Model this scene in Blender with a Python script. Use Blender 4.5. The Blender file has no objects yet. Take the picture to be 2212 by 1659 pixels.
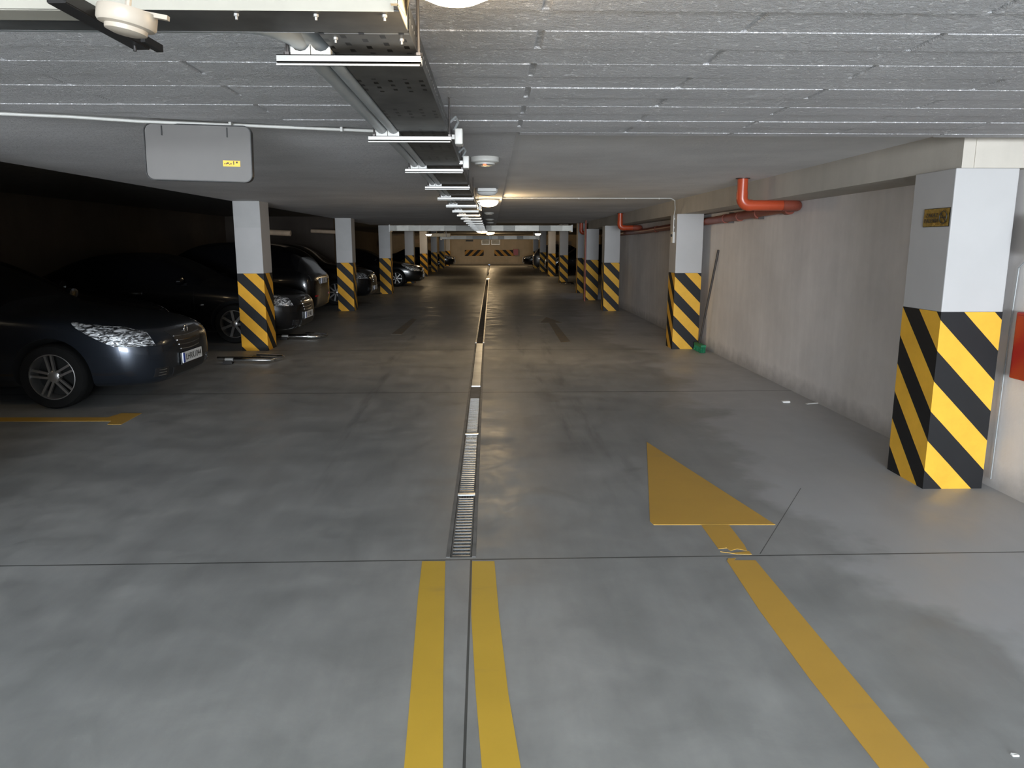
import bpy, bmesh, math, random
from mathutils import Vector, Matrix
from mathutils.bvhtree import BVHTree
random.seed(7)
SC = bpy.context.scene
COL = SC.collection
PI = math.pi

# ---------------------------------------------------------------- camera
H = 1.6; FPX = 1600.0; CX, CY = 1106.0, 829.5
TH = math.atan(299.5/FPX); PSI = 0.02703
cd = bpy.data.cameras.new('camera'); cam = bpy.data.objects.new('camera', cd); COL.objects.link(cam)
cd.sensor_width = 36; cd.lens = 36*FPX/2212; cd.clip_start = .05; cd.clip_end = 300
cam.location = (0, 0, H); cam.rotation_euler = (PI/2-TH, 0, -PSI)
SC.camera = cam
# ---------------------------------------------------------------- world, daylight, exposure
w = bpy.data.worlds.new('world'); SC.world = w; w.use_nodes = True
w.node_tree.nodes['Background'].inputs[0].default_value = (.62, .75, 1, 1)
w.node_tree.nodes['Background'].inputs[1].default_value = .4
SC.view_settings.view_transform = 'Standard'; SC.view_settings.look = 'None'
SC.view_settings.exposure = 0.25; SC.view_settings.gamma = 1.0; SC.view_settings.use_curve_mapping = False
def area(name, loc, rot, sx, sy, power, color):
    l = bpy.data.lights.new(name, 'AREA'); l.shape = 'RECTANGLE'; l.size = sx; l.size_y = sy
    l.energy = power; l.color = color
    o = bpy.data.objects.new(name, l); o.location = loc; o.rotation_euler = rot; COL.objects.link(o); return o
# daylight entering through the open garage gate behind the camera
area('gate_daylight', (0.2, -14.0, 1.15), (PI/2, 0, 0), 6.2, 2.1, 3600, (.86, .93, 1.0))
# added overhead fill light behind the camera, lifting near floor and ceiling
area('overhead_fill', (0.0, -3.6, 3.2), (math.radians(38), 0, 0), 6.0, 3.4, 480, (.76, .92, 1.0))
SC.cycles.use_denoising = True
SC.cycles.max_bounces = 8; SC.cycles.diffuse_bounces = 5; SC.cycles.glossy_bounces = 3
SC.cycles.sample_clamp_indirect = 4.0
LAMP_W = 60.0

# ---------------------------------------------------------------- pixel geometry
_F = Vector((math.sin(PSI)*math.cos(TH), math.cos(PSI)*math.cos(TH), -math.sin(TH)))
_R = Vector((math.cos(PSI), -math.sin(PSI), 0)); _U = _R.cross(_F)
def ray(px, py):
    return _F + _R*((px-CX)/FPX) + _U*((CY-py)/FPX)
def at_z(px, py, z=0.0):
    d = ray(px, py); return Vector((0, 0, H)) + d*((z-H)/d.z)
def at_y(px, py, y):
    d = ray(px, py); return Vector((0, 0, H)) + d*(y/d.y)
def at_x(px, py, x):
    d = ray(px, py); return Vector((0, 0, H)) + d*(x/d.x)

# ---------------------------------------------------------------- materials
class NT:
    def __init__(s, name, rough=.6, metal=0.0, spec=.5):
        s.m = bpy.data.materials.new(name); s.m.use_nodes = True
        s.t = s.m.node_tree; s.b = s.t.nodes['Principled BSDF']
        s.b.inputs['Roughness'].default_value = rough; s.b.inputs['Metallic'].default_value = metal
        s.b.inputs['Specular IOR Level'].default_value = spec
    def n(s, typ, **kw):
        o = s.t.nodes.new(typ)
        for k, v in kw.items(): setattr(o, k, v)
        return o
    def l(s, a, b): s.t.links.new(a, b)
    def put(s, sock, v):
        if isinstance(v, (int, float, tuple, list)): sock.default_value = v
        else: s.l(v, sock)
    def math(s, op, a, b=None, c=None):
        o = s.n('ShaderNodeMath', operation=op)
        for i, v in enumerate((a, b, c)):
            if v is not None: s.put(o.inputs[i], v)
        return o.outputs[0]
    def coord(s, kind='Object', scale=(1, 1, 1), loc=(0, 0, 0)):
        c = s.n('ShaderNodeTexCoord'); m = s.n('ShaderNodeMapping')
        s.l(c.outputs[kind], m.inputs[0]); m.inputs['Scale'].default_value = scale; m.inputs['Location'].default_value = loc
        return m.outputs[0]
    def sep(s, v):
        o = s.n('ShaderNodeSeparateXYZ'); s.l(v, o.inputs[0]); return o.outputs
    def noise(s, vec, scale, detail=4, rough=.55, dist=0):
        o = s.n('ShaderNodeTexNoise'); s.l(vec, o.inputs['Vector'])
        o.inputs['Scale'].default_value = scale; o.inputs['Detail'].default_value = detail
        o.inputs['Roughness'].default_value = rough; o.inputs['Distortion'].default_value = dist
        return o.outputs[0]
    def ramp(s, f, stops):
        o = s.n('ShaderNodeValToRGB'); s.l(f, o.inputs[0]); e = o.color_ramp.elements
        while len(e) < len(stops): e.new(.5)
        for i, (p, c) in enumerate(stops):
            e[i].position = p; e[i].color = (c, c, c, 1) if isinstance(c, (int, float)) else tuple(c)+(1,)
        return o.outputs[0]
    def mix(s, f, a, b, mode='MIX'):
        o = s.n('ShaderNodeMix', data_type='RGBA', blend_type=mode)
        s.put(o.inputs[0], f)
        for k, v in ((6, a), (7, b)):
            s.put(o.inputs[k], tuple(v)+(1,) if isinstance(v, tuple) and len(v) == 3 else v)
        return o.outputs[2]
    def col(s, v): s.put(s.b.inputs['Base Color'], tuple(v)+(1,) if isinstance(v, tuple) and len(v) == 3 else v)
    def bump(s, h, strength=.3, dist=.01, prev=None):
        o = s.n('ShaderNodeBump'); s.l(h, o.inputs['Height']); o.inputs['Strength'].default_value = strength
        o.inputs['Distance'].default_value = dist
        if prev is not None: s.l(prev, o.inputs['Normal'])
        s.l(o.outputs[0], s.b.inputs['Normal']); return o.outputs[0]

def plain(name, c, rough=.55, metal=0.0, var=.12, scale=8, bump=0.0, spec=.5):
    k = NT(name, rough, metal, spec); v = k.coord()
    n = k.noise(v, scale)
    lo = tuple(x*(1-var) for x in c); hi = tuple(min(1, x*(1+var)) for x in c)
    k.col(k.ramp(n, [(.3, lo), (.7, hi)]))
    if bump: k.bump(k.noise(v, scale*10, 3), bump, .003)
    return k.m

def mat_emit(name, c, s):
    k = NT(name); k.col(c); k.b.inputs['Emission Color'].default_value = tuple(c)+(1,); k.b.inputs['Emission Strength'].default_value = s
    return k.m

def mat_floor():
    k = NT('worn grey concrete floor', .5); v = k.coord()
    x, y, z = k.sep(v)
    big = k.noise(v, .55, 5, .6)
    mid = k.noise(v, 2.6, 6, .65, .4)
    fine = k.noise(v, 60, 3)
    vs = k.coord(scale=(1, .22, 1)); streak = k.noise(vs, 5, 4, .6)
    base = k.ramp(big, [(.28, (.27, .276, .272)), (.5, (.335, .338, .332)), (.72, (.405, .404, .396))])
    base = k.mix(.5, base, k.ramp(mid, [(.25, (.55,)*3), (.75, (1.25,)*3)]), 'MULTIPLY')
    base = k.mix(.35, base, k.ramp(streak, [(.35, (.7,)*3), (.65, (1.1,)*3)]), 'MULTIPLY')
    # paler strip along the right wall, with a blotchy border
    e = k.math('ADD', x, k.math('MULTIPLY', k.math('SUBTRACT', k.noise(v, .7, 5, .6), .5), 2.6))
    m = k.n('ShaderNodeMapRange'); k.l(e, m.inputs[0]); m.inputs[1].default_value = 1.9; m.inputs[2].default_value = 2.15
    base = k.mix(k.math('MULTIPLY', m.outputs[0], .6), base, (.5, .505, .52))
    # tyre marks in the right lane
    tm = None
    for xc, wd, s0 in ((.62, .055, 1.3), (.98, .07, 4.1), (-1.25, .06, 2.2)):
        wob = k.math('MULTIPLY', k.math('SINE', k.math('MULTIPLY', k.math('ADD', y, s0), .35)), .16)
        d = k.math('ABSOLUTE', k.math('SUBTRACT', x, k.math('ADD', wob, xc)))
        r = k.n('ShaderNodeMapRange'); k.l(d, r.inputs[0]); r.inputs[1].default_value = wd*.6; r.inputs[2].default_value = wd*1.5
        r.inputs[3].default_value = 1; r.inputs[4].default_value = 0
        tm = r.outputs[0] if tm is None else k.math('MAXIMUM', tm, r.outputs[0])
    tread = k.ramp(k.noise(k.coord(scale=(4, .5, 1)), 2.2, 3), [(.45, 0.0), (.7, 1.0)])
    base = k.mix(k.math('MULTIPLY', k.math('MULTIPLY', tm, k.math('MULTIPLY', tread, k.ramp(k.math('DIVIDE', y, 20), [(.2, 0.0), (.3, 1.0), (.7, 1.0), (.9, 0.0)]))), .5), base, (.07, .068, .066))
    # damp dark patches
    dp = k.ramp(k.noise(k.coord(loc=(3.1, 1.7, 0)), .42, 4, .6), [(.56, 0.0), (.68, 1.0)])
    base = k.mix(k.math('MULTIPLY', dp, .35), base, (.1, .102, .105))
    # scuffs and chips
    sc = k.ramp(k.noise(k.coord(scale=(1, 2.5, 1)), 9, 6, .8, .8), [(.72, 0.0), (.77, 1.0)])
    base = k.mix(k.math('MULTIPLY', sc, .35), base, (.42, .42, .41))
    # saw-cut joints
    jn = None
    for yy, wd, tilt in ((3.61, .006, .006), (8.05, .012, 0), (11.45, .014, 0), (17.2, .012, 0), (23.6, .02, 0), (33.0, .05, 0), (41, .04, 0), (50, .05, 0)):
        d = k.math('ABSOLUTE', k.math('SUBTRACT', y, k.math('ADD', yy, k.math('MULTIPLY', x, tilt))))
        c = k.math('LESS_THAN', d, wd); jn = c if jn is None else k.math('MAXIMUM', jn, c)
    d = k.math('ABSOLUTE', k.math('ADD', x, k.math('ADD', .114, k.math('MULTIPLY', k.math('SUBTRACT', 3.6, y), -.013))))
    c = k.math('MULTIPLY', k.math('LESS_THAN', d, .005), k.math('LESS_THAN', y, 3.61)); jn = k.math('MAXIMUM', jn, c)
    d = k.math('ABSOLUTE', k.math('SUBTRACT', k.math('SUBTRACT', x, 1.42), k.math('MULTIPLY', k.math('SUBTRACT', y, 3.66), .62)))
    c = k.math('MULTIPLY', k.math('LESS_THAN', d, .003), k.math('MULTIPLY', k.math('LESS_THAN', y, 4.7), k.math('GREATER_THAN', y, 3.64)))
    jn2 = k.math('MAXIMUM', jn, c)
    base = k.mix(k.math('MULTIPLY', jn2, .8), base, (.03, .03, .028))
    k.col(base)
    rr = k.ramp(mid, [(.3, .30), (.7, .62)]); k.l(rr, k.b.inputs['Roughness'])
    hgt = k.math('SUBTRACT', k.math('ADD', k.math('MULTIPLY', mid, .5), k.math('MULTIPLY', fine, .12)), k.math('MULTIPLY', jn, .6))
    k.bump(hgt, .35, .006)
    return k.m

def mat_ceiling(name, c, ridged=True, strength=1.0):
    k = NT(name, .85, spec=.25); v = k.coord(); x, y, z = k.sep(v)
    wob = k.math('MULTIPLY', k.math('SUBTRACT', k.noise(v, 1.3, 3), .5), .05)
    yy = k.math('ADD', y, wob)
    n1 = k.ramp(k.noise(v, 34, 5, .75), [(.42, 0.0), (.58, 1.0)]); n2 = k.noise(k.coord(scale=(.5, 1.6, 1)), 14, 5, .7); n3 = k.noise(v, 1.1, 4)
    base = k.mix(.6, c, k.ramp(n3, [(.3, (.78,)*3), (.7, (1.12,)*3)]), 'MULTIPLY')
    k.col(base)
    if ridged:
        pit = k.ramp(k.noise(k.coord(scale=(1, 1.5, 1)), 55, 4, .75), [(.45, 0.0), (.6, 1.0)])
        k.bump(k.math('ADD', k.math('ADD', k.math('MULTIPLY', n1, .5), k.math('MULTIPLY', n2, .5)), k.math('MULTIPLY', pit, .25)), 1.0*strength, .02)
    else:
        st = k.noise(k.coord(scale=(.35, 3.2, 1)), 6, 5, .65)
        k.bump(k.math('ADD', k.math('MULTIPLY', st, .8), k.math('MULTIPLY', n1, .2)), .8*strength, .03)
    return k.m

def mat_wall(name, c, dirt=.5):
    k = NT(name, .9, spec=.2); v = k.coord(); x, y, z = k.sep(v)
    n = k.noise(v, 1.2, 5, .6); st = k.noise(k.coord(scale=(3, 3, .25)), 2.5, 4)
    b = k.mix(.7, c, k.ramp(n, [(.3, (.82,)*3), (.7, (1.1,)*3)]), 'MULTIPLY')
    b = k.mix(.2, b, k.ramp(st, [(.35, (.8,)*3), (.65, (1.08,)*3)]), 'MULTIPLY')
    foot = k.n('ShaderNodeMapRange'); k.l(k.math('ADD', z, k.math('MULTIPLY', k.noise(v, 6, 4), -.2)), foot.inputs[0])
    foot.inputs[1].default_value = -.08; foot.inputs[2].default_value = .1; foot.inputs[3].default_value = dirt; foot.inputs[4].default_value = 0
    b = k.mix(foot.outputs[0], b, (.16, .155, .15))
    k.col(b); k.bump(k.noise(v, 70, 4), .15, .004); return k.m

def mat_stripes(name, yellow, black=(.012, .012, .013), period=.4, phase=.13, worn=.0):
    k = NT(name, .55, spec=.25); c = k.n('ShaderNodeTexCoord'); x, y, z = k.sep(c.outputs['UV'])
    wn = k.noise(k.coord(), 3, 3)
    s = k.math('ADD', k.math('ADD', x, y), k.math('MULTIPLY', wn, .006))
    fr = k.math('FRACT', k.math('DIVIDE', k.math('SUBTRACT', s, phase-10*period+.003), period))
    b = k.mix(k.math('LESS_THAN', fr, .5), black, yellow)
    d = k.ramp(k.noise(k.coord(), 4, 6, .7), [(.35, (.82,)*3), (.65, (1.05,)*3)])
    b = k.mix(.6, b, d, 'MULTIPLY')
    # chipped corners near the ground
    ch = k.math('GREATER_THAN', k.math('SUBTRACT', k.noise(k.coord(), 22, 5, .8), k.math('MULTIPLY', y, .12)), .685)
    b = k.mix(ch, b, (.45, .4, .3))
    k.col(b); return k.m

M = {}
M['floor'] = mat_floor()
M['ceil_rough'] = mat_ceiling('rough sprayed ceiling plaster', (.84, .825, .83), True, 1.0)
M['ceil_mid'] = mat_ceiling('board marked ceiling plaster', (.72, .71, .71), False, 1.0)
M['ceil_smooth'] = mat_ceiling('smooth painted ceiling', (.76, .75, .74), False, .35)
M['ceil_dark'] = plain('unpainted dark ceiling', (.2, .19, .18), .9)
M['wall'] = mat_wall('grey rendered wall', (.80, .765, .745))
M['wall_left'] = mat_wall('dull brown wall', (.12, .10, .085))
M['wall_end'] = mat_wall('cream end wall', (.62, .5, .34), .3)
M['beam'] = mat_wall('raw concrete beam', (.50, .465, .41), 0)
M['white_col'] = plain('white column paint', (.43, .422, .418), .6, var=.04, scale=2)
M['grey_patch'] = plain('greyer upper column patch', (.405, .40, .395), .6, var=.03)
M['stripes'] = mat_stripes('yellow and black hazard paint', (.74, .40, .04))
M['stripes_b'] = mat_stripes('yellow and black hazard paint of the left row', (.74, .37, .025), phase=.07)
M['chev'] = mat_stripes('end wall hazard board paint', (.6, .3, .05), period=.62, phase=.1)
M['tray'] = plain('dark galvanised tray', (.10, .10, .098), .45, .6, var=.3, scale=5)
M['galv'] = plain('bright galvanised steel', (.34, .335, .32), .4, .4, var=.1)
M['cream'] = plain('cream painted steel', (.33, .31, .26), .6, .1, var=.06)
M['pipe_grey'] = plain('grey plastic pipe', (.28, .295, .30), .4, var=.06)
M['white_pl'] = plain('white plastic', (.5, .49, .46), .35, var=.03)
M['ivory'] = plain('ivory plastic', (.40, .345, .28), .35, var=.03)
M['black_rod'] = plain('black steel channel', (.03, .028, .027), .4, .6)
M['cables'] = plain('bundled brown and grey cables', (.10, .075, .05), .5, var=.6, scale=25)
M['red_pipe'] = plain('orange red drain pipe', (.42, .062, .022), .3, var=.08, scale=3)
M['red_dull'] = plain('dull brown red drain pipe', (.24, .055, .032), .4, var=.12, scale=3)
M['red_box'] = plain('red enamel', (.36, .014, .012), .4, var=.04)
M['green'] = plain('green bristle', (.015, .2, .09), .6, var=.3, scale=30, bump=.6)
M['handle'] = plain('dark metal handle', (.09, .08, .075), .4, .5)
M['sign_back'] = plain('grey back of sign', (.125, .118, .112), .6, .1, var=.06, scale=3)
M['sign_rim'] = plain('black sign edge', (.02, .02, .02), .4)
M['sticker'] = plain('yellow sticker', (.85, .45, .04), .4, var=.05)
M['black'] = plain('black print', (.01, .01, .01), .5)
M['chrome'] = plain('chrome', (.8, .8, .8), .12, 1.0, var=.04)
M['rail'] = plain('drain edge steel', (.2, .2, .2), .6, .2, var=.2)
M['edging'] = plain('bright drain edging', (.6, .56, .48), .35, .3, var=.3, scale=3)
M['grate'] = plain('galvanised grating', (.55, .57, .6), .3, .8, var=.15)
M['pit'] = plain('shade black drain bed', (.02, .02, .02), .8)
M['drainfloor'] = plain('silted drain bed', (.12, .11, .1), .8, var=.3)
M['plate_steel'] = plain('bright steel cover', (.75, .78, .8), .3, .7, var=.2, scale=3)
M['patch'] = plain('mortar filled patch', (.19, .18, .17), .7, var=.2)
M['dust'] = plain('crumb of white plaster', (.75, .74, .72), .8)
M['lampbase'] = plain('white lamp base', (.55, .52, .45), .4)
M['lampglass'] = mat_emit('lit lamp glass', (1, .86, .6), 9)
M['led'] = mat_emit('red indicator lamp', (1, .12, .05), 2.5)
M['dimglass'] = plain('unlit opal lamp glass', (.6, .6, .58), .3)
M['lightboard'] = plain('pale boards', (.66, .5, .36), .7)
M['redcab'] = plain('reddish cabinet', (.4, .12, .05), .5)
M['tarp'] = plain('dull steel vent', (.33, .31, .25), .5, .2)

def mat_paint(name, c, wear=.64):
    k = NT(name, .45); v = k.coord()
    b = k.mix(.5, c, k.ramp(k.noise(v, 1.7, 5, .6), [(.3, (.84,)*3), (.7, (1.08,)*3)]), 'MULTIPLY')
    sm = k.ramp(k.noise(k.coord(scale=(1, 3, 1)), 1.6, 4, .6), [(.6, 0.0), (.75, 1.0)])
    b = k.mix(k.math('MULTIPLY', sm, .25), b, (.28, .2, .12))
    k.col(b); return k.m
M['ypaint'] = mat_paint('yellow floor paint', (.66, .42, .05))
M['ypaint2'] = mat_paint('orange yellow floor paint', (.62, .36, .06))
def mat_faded():
    k = NT('faded yellow floor paint', .5); v = k.coord()
    b = k.mix(k.ramp(k.noise(v, 4, 6, .75), [(.4, 0.0), (.6, .45)]), (.17, .16, .14), (.34, .22, .07)); k.col(b); return k.m
M['faded'] = mat_faded()
def mat_duct():
    k = NT('patched galvanised duct', .42, .6); v = k.coord(); x, y, z = k.sep(v)
    wn = k.n('ShaderNodeTexWhiteNoise', noise_dimensions='1D')
    k.l(k.math('FLOOR', k.math('MULTIPLY', x, 2.6)), wn.inputs['W'])
    k.col(k.ramp(wn.outputs[0], [(0, (.09, .088, .08)), (1, (.32, .31, .28))]))
    seam = k.math('LESS_THAN', k.math('FRACT', k.math('MULTIPLY', x, 2.6)), .06)
    k.bump(k.math('ADD', seam, k.math('MULTIPLY', k.noise(v, 5), .6)), .6, .02); return k.m
M['duct'] = mat_duct()
def mat_perf():
    k = NT('perforated dark tray base', .5, .5); v = k.coord(); x, y, z = k.sep(v)
    fx = k.math('ABSOLUTE', k.math('SUBTRACT', k.math('FRACT', k.math('MULTIPLY', x, 22)), .5))
    fy = k.math('ABSOLUTE', k.math('SUBTRACT', k.math('FRACT', k.math('ADD', k.math('MULTIPLY', y, 16), k.math('MULTIPLY', k.math('FLOOR', k.math('MULTIPLY', x, 22)), .5))), .5))
    hole = k.math('MULTIPLY', k.math('LESS_THAN', fx, .14), k.math('LESS_THAN', fy, .22))
    edge = k.math('GREATER_THAN', k.math('ABSOLUTE', k.math('SUBTRACT', k.math('FRACT', k.math('MULTIPLY', y, 2.1)), .5)), .3)
    hole = k.math('MULTIPLY', hole, edge)
    b = k.ramp(k.noise(v, 7, 5), [(.3, (.045, .045, .044)), (.75, (.12, .12, .115))])
    k.col(k.mix(hole, b, (.003, .003, .003))); k.bump(k.math('MULTIPLY', hole, -1), .8, .004); return k.m
M['perf'] = mat_perf()
def mat_gold():
    k = NT('crumpled gold foil', .28, .9); v = k.coord(); n = k.noise(v, 60, 4, .7, .5)
    k.col(k.ramp(n, [(.3, (.35, .22, .04)), (.7, (.75, .55, .15))])); k.bump(n, .9, .01); return k.m
M['gold'] = mat_gold()
# car materials
def mat_car(name, c, rough=.22, metal=.6):
    k = NT(name, rough, metal, .3); k.col(c); k.b.inputs['Coat Weight'].default_value = .35; k.b.inputs['Coat Roughness'].default_value = .04
    k.bump(k.noise(k.coord(), 300, 2), .02, .001); return k.m
M['car_slate'] = mat_car('dark slate blue metallic paint', (.022, .027, .036), .24)
M['car_black'] = mat_car('black car paint', (.005, .005, .0055), .2, 0)
M['car_navy'] = mat_car('blue black car paint', (.008, .010, .02), .3, .3)
M['car_grey'] = mat_car('dark grey car paint', (.03, .03, .032), .3, .4)
M['car_silver'] = mat_car('grey car paint', (.12, .115, .11), .35, .4)
M['glass'] = plain('dark car glass', (.004, .004, .005), .08, 0, var=.05, spec=.25)
M['arch'] = plain('black wheel arch lining', (.006, .006, .006), .9)
M['tyre'] = plain('tyre rubber', (.008, .008, .008), .8, bump=.3, spec=.15)
M['alloy'] = plain('alloy rim', (.42, .41, .40), .3, .85, var=.08)
M['platew'] = plain('white plate', (.75, .76, .76), .4, var=.02)
M['plateb'] = plain('blue plate band', (.02, .06, .35), .4)
M['grille'] = plain('black grille plastic', (.012, .012, .013), .35)
M['tail'] = plain('red reflector', (.6, .02, .03), .2)
def mat_headlight():
    k = NT('headlight with painted glints', .25, .35); v = k.coord()
    a = k.noise(k.coord(scale=(5, 5, 16)), 3.2, 3, .6, .8)
    k.col(k.ramp(a, [(.40, (.02, .02, .022)), (.5, (.2, .205, .21)), (.60, (.9, .92, .95))]))  # pale streaks in the colour imitate glints on the reflector
    k.bump(a, .6, .02); k.b.inputs['Coat Weight'].default_value = 1; return k.m
M['headlight'] = mat_headlight()

# ---------------------------------------------------------------- object helpers
def link(name, me, mat=None, parent=None):
    o = bpy.data.objects.new(name, me)
    if mat is not None and hasattr(me, 'materials') and len(me.materials) == 0: me.materials.append(mat)
    COL.objects.link(o)
    if parent is not None: o.parent = parent
    return o
class MB:
    def __init__(s): s.v = []; s.f = []; s.uv = []
    def add(s, vs, fs):
        b = len(s.v); s.v += [tuple(p) for p in vs]; s.f += [tuple(b+i for i in f) for f in fs]
    def box(s, x0, y0, z0, x1, y1, z1):
        s.add([(x0,y0,z0),(x1,y0,z0),(x1,y1,z0),(x0,y1,z0),(x0,y0,z1),(x1,y0,z1),(x1,y1,z1),(x0,y1,z1)],
              [(0,3,2,1),(4,5,6,7),(0,1,5,4),(1,2,6,5),(2,3,7,6),(3,0,4,7)]); return s
    def obox(s, c, ax, ay, az):
        c, ax, ay, az = map(Vector, (c, ax, ay, az))
        vs = [c+ax*i+ay*j+az*k for k in (-1,1) for (i,j) in ((-1,-1),(1,-1),(1,1),(-1,1))]
        s.add(vs, [(0,3,2,1),(4,5,6,7),(0,1,5,4),(1,2,6,5),(2,3,7,6),(3,0,4,7)]); return s
    def prism(s, poly, z0, z1):
        n = len(poly)
        s.add([(p[0],p[1],z0) for p in poly]+[(p[0],p[1],z1) for p in poly],
              [tuple(range(n-1,-1,-1)), tuple(range(n,2*n))]+[(i,(i+1)%n,n+(i+1)%n,n+i) for i in range(n)]); return s
    def tube(s, pts, r, n=14, caps=True, radii=None):
        pts = [Vector(p) for p in pts]; rings = []
        up = None
        for i, p in enumerate(pts):
            d = (pts[min(i+1,len(pts)-1)]-pts[max(i-1,0)]).normalized()
            if up is None:
                up = Vector((0,0,1)) if abs(d.z) < .9 else Vector((1,0,0))
            a = d.cross(up).normalized(); b = a.cross(d).normalized(); up = b
            rr = radii[i] if radii else r
            rings.append([p+(a*math.cos(2*PI*k/n)+b*math.sin(2*PI*k/n))*rr for k in range(n)])
        vs = [q for g in rings for q in g]; fs = []
        for i in range(len(pts)-1):
            for k in range(n):
                fs.append((i*n+k, i*n+(k+1)%n, (i+1)*n+(k+1)%n, (i+1)*n+k))
        if caps: fs += [tuple(range(n-1,-1,-1)), tuple((len(pts)-1)*n+k for k in range(n))]
        s.add(vs, fs); return s
    def lathe(s, prof, c, axis='z', n=32, sx=1.0, sy=1.0, caps=True):
        vs = []; c = Vector(c)
        for (r, h) in prof:
            for k in range(n):
                a = 2*PI*k/n; p, q = r*math.cos(a)*sx, r*math.sin(a)*sy
                vs.append(c+Vector({'z':(p,q,h),'y':(p,h,q),'x':(h,p,q)}[axis]))
        fs = []
        for i in range(len(prof)-1):
            for k in range(n):
                fs.append((i*n+k, i*n+(k+1)%n, (i+1)*n+(k+1)%n, (i+1)*n+k))
        if caps and prof[0][0] > 1e-5: fs.append(tuple(range(n-1,-1,-1)))
        if caps and prof[-1][0] > 1e-5: fs.append(tuple((len(prof)-1)*n+k for k in range(n)))
        s.add(vs, fs); return s
    def build(s, name, mat, parent=None, smooth=False, bevel=0.0):
        me = bpy.data.meshes.new(name); me.from_pydata(s.v, [], s.f)
        bm = bmesh.new(); bm.from_mesh(me); bmesh.ops.remove_doubles(bm, verts=bm.verts, dist=1e-6)
        bmesh.ops.recalc_face_normals(bm, faces=bm.faces); bm.to_mesh(me); bm.free()
        if smooth:
            me.shade_smooth()
            try: me.set_sharp_from_angle(angle=math.radians(38))
            except Exception: pass
        o = link(name, me, mat, parent)
        if bevel:
            m = o.modifiers.new('bevel', 'BEVEL'); m.width = bevel; m.segments = 2; m.limit_method = 'ANGLE'
        return o
def tag(o, label=None, cat=None, group=None, kind=None):
    if label: o['label'] = label
    if cat: o['category'] = cat
    if group: o['group'] = group
    if kind: o['kind'] = kind
    return o
def thing(name, label, cat, loc=(0,0,0), rz=0, group=None):
    o = bpy.data.objects.new(name, None); COL.objects.link(o); o.location = loc; o.rotation_euler = (0,0,rz)
    o.empty_display_size = .1
    return tag(o, label, cat, group)
def struct(name, mb, mat, **kw):
    o = mb.build(name, mat, **kw); o['kind'] = 'structure'; return o
CH = {}
def children(o): return [c for c in bpy.data.objects if c.parent == o]
def dup(root, loc=None, rz=None, label=None, group=None, parent=None):
    c = root.copy(); COL.objects.link(c)
    if parent is not None: c.parent = parent
    for ch in children(root):
        dup(ch, parent=c)
    if loc is not None: c.location = loc
    if rz is not None: c.rotation_euler = (0,0,rz)
    if label: c['label'] = label
    if group: c['group'] = group
    return c
def arc(c, r, a0, a1, u, v, n=8):
    c, u, v = Vector(c), Vector(u), Vector(v)
    return [c+u*(r*math.cos(a0+(a1-a0)*i/n))+v*(r*math.sin(a0+(a1-a0)*i/n)) for i in range(n+1)]
def text_mesh(name, body, size, mat, parent, loc, rot, sx=1.0, extrude=.0006):
    cu = bpy.data.curves.new(name, 'FONT'); cu.body = body; cu.size = size; cu.extrude = extrude
    cu.align_x = 'CENTER'; cu.align_y = 'CENTER'
    t = bpy.data.objects.new('tmp', cu); COL.objects.link(t)
    dg = bpy.context.evaluated_depsgraph_get(); me = bpy.data.meshes.new_from_object(t.evaluated_get(dg))
    bpy.data.objects.remove(t); me.materials.clear(); me.name = name
    o = link(name, me, mat, parent); o.location = loc; o.rotation_euler = rot; o.scale = (sx, 1, 1); return o

# ================================================================ SETTING
YN = 3.64                       # the drain begins here
def xc(y): return -.168-.0045*(min(y, 12.2)-3.64)-(.0003*max(0, y-12.2))
fb = MB()
Y0, Y1 = -14.6, 66.0
fb.box(-9.6, Y0, -.12, 9.6, YN, 0)
HW = .078
ys = [YN, 12.2, Y1]
for a, b in zip(ys[:-1], ys[1:]):
    fb.prism([(-9.6, a), (xc(a)-HW, a), (xc(b)-HW, b), (-9.6, b)], -.12, 0)
    fb.prism([(xc(a)+HW, a), (9.6, a), (9.6, b), (xc(b)+HW, b)], -.12, 0)
fb.box(-.4, YN, -.14, .1, Y1, -.119)
struct('floor', fb, M['floor'])
# ceilings
CZ = 2.25
cm_ = MB().prism([(-3.6, -1.5), (3.6, -1.5), (3.6, 4.46), (-.5, 4.44), (-1.2, 4.13), (-1.8, 3.92), (-3.9, 3.2), (-3.9, -1.5)], CZ-.02, 2.75)
def edge_y(x):
    P = [(-3.9, 3.2), (-1.8, 3.92), (-1.2, 4.13), (-.5, 4.44), (3.6, 4.46)]
    for (a, b), (c, d) in zip(P[:-1], P[1:]):
        if a <= x <= c: return b+(d-b)*(x-a)/(c-a)
    return 4.4
for row in range(-8, 22):
    ya = .14+.2*row; yb = ya+.2
    off = .15 if row % 2 else .755
    for kx in range(-4, 4):
        xa = max(-3.55, off+1.21*kx); xb = min(3.34, off+1.21*(kx+1))
        if xb-xa < .05: continue
        lim = min(edge_y(xa), edge_y(xb))
        if ya > lim-.03: continue
        dz = (.0025 if (row//1) % 2 else 0)+random.uniform(0, .002)
        y1 = min(yb, lim); g = .007
        z1 = CZ-.0195; z0 = CZ-.0255-dz; wy = .002
        # a board print with softly sloped edges
        w = .006
        cm_.add([(xa+g,ya,z1),(xb-g,ya,z1),(xb-g,y1,z1),(xa+g,y1,z1),
                 (xa+g+w,ya+wy,z0),(xb-g-w,ya+wy,z0),(xb-g-w,y1-wy,z0),(xa+g+w,y1-wy,z0)],
                [(0,1,2,3),(4,7,6,5),(0,4,5,1),(1,5,6,2),(2,6,7,3),(3,7,4,0)])
struct('ceiling', cm_, M['ceil_rough'])
struct('ceiling_aisle', MB().box(-3.87, 3.1, CZ, .15, 24.3, 2.75), M['ceil_mid'])
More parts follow.
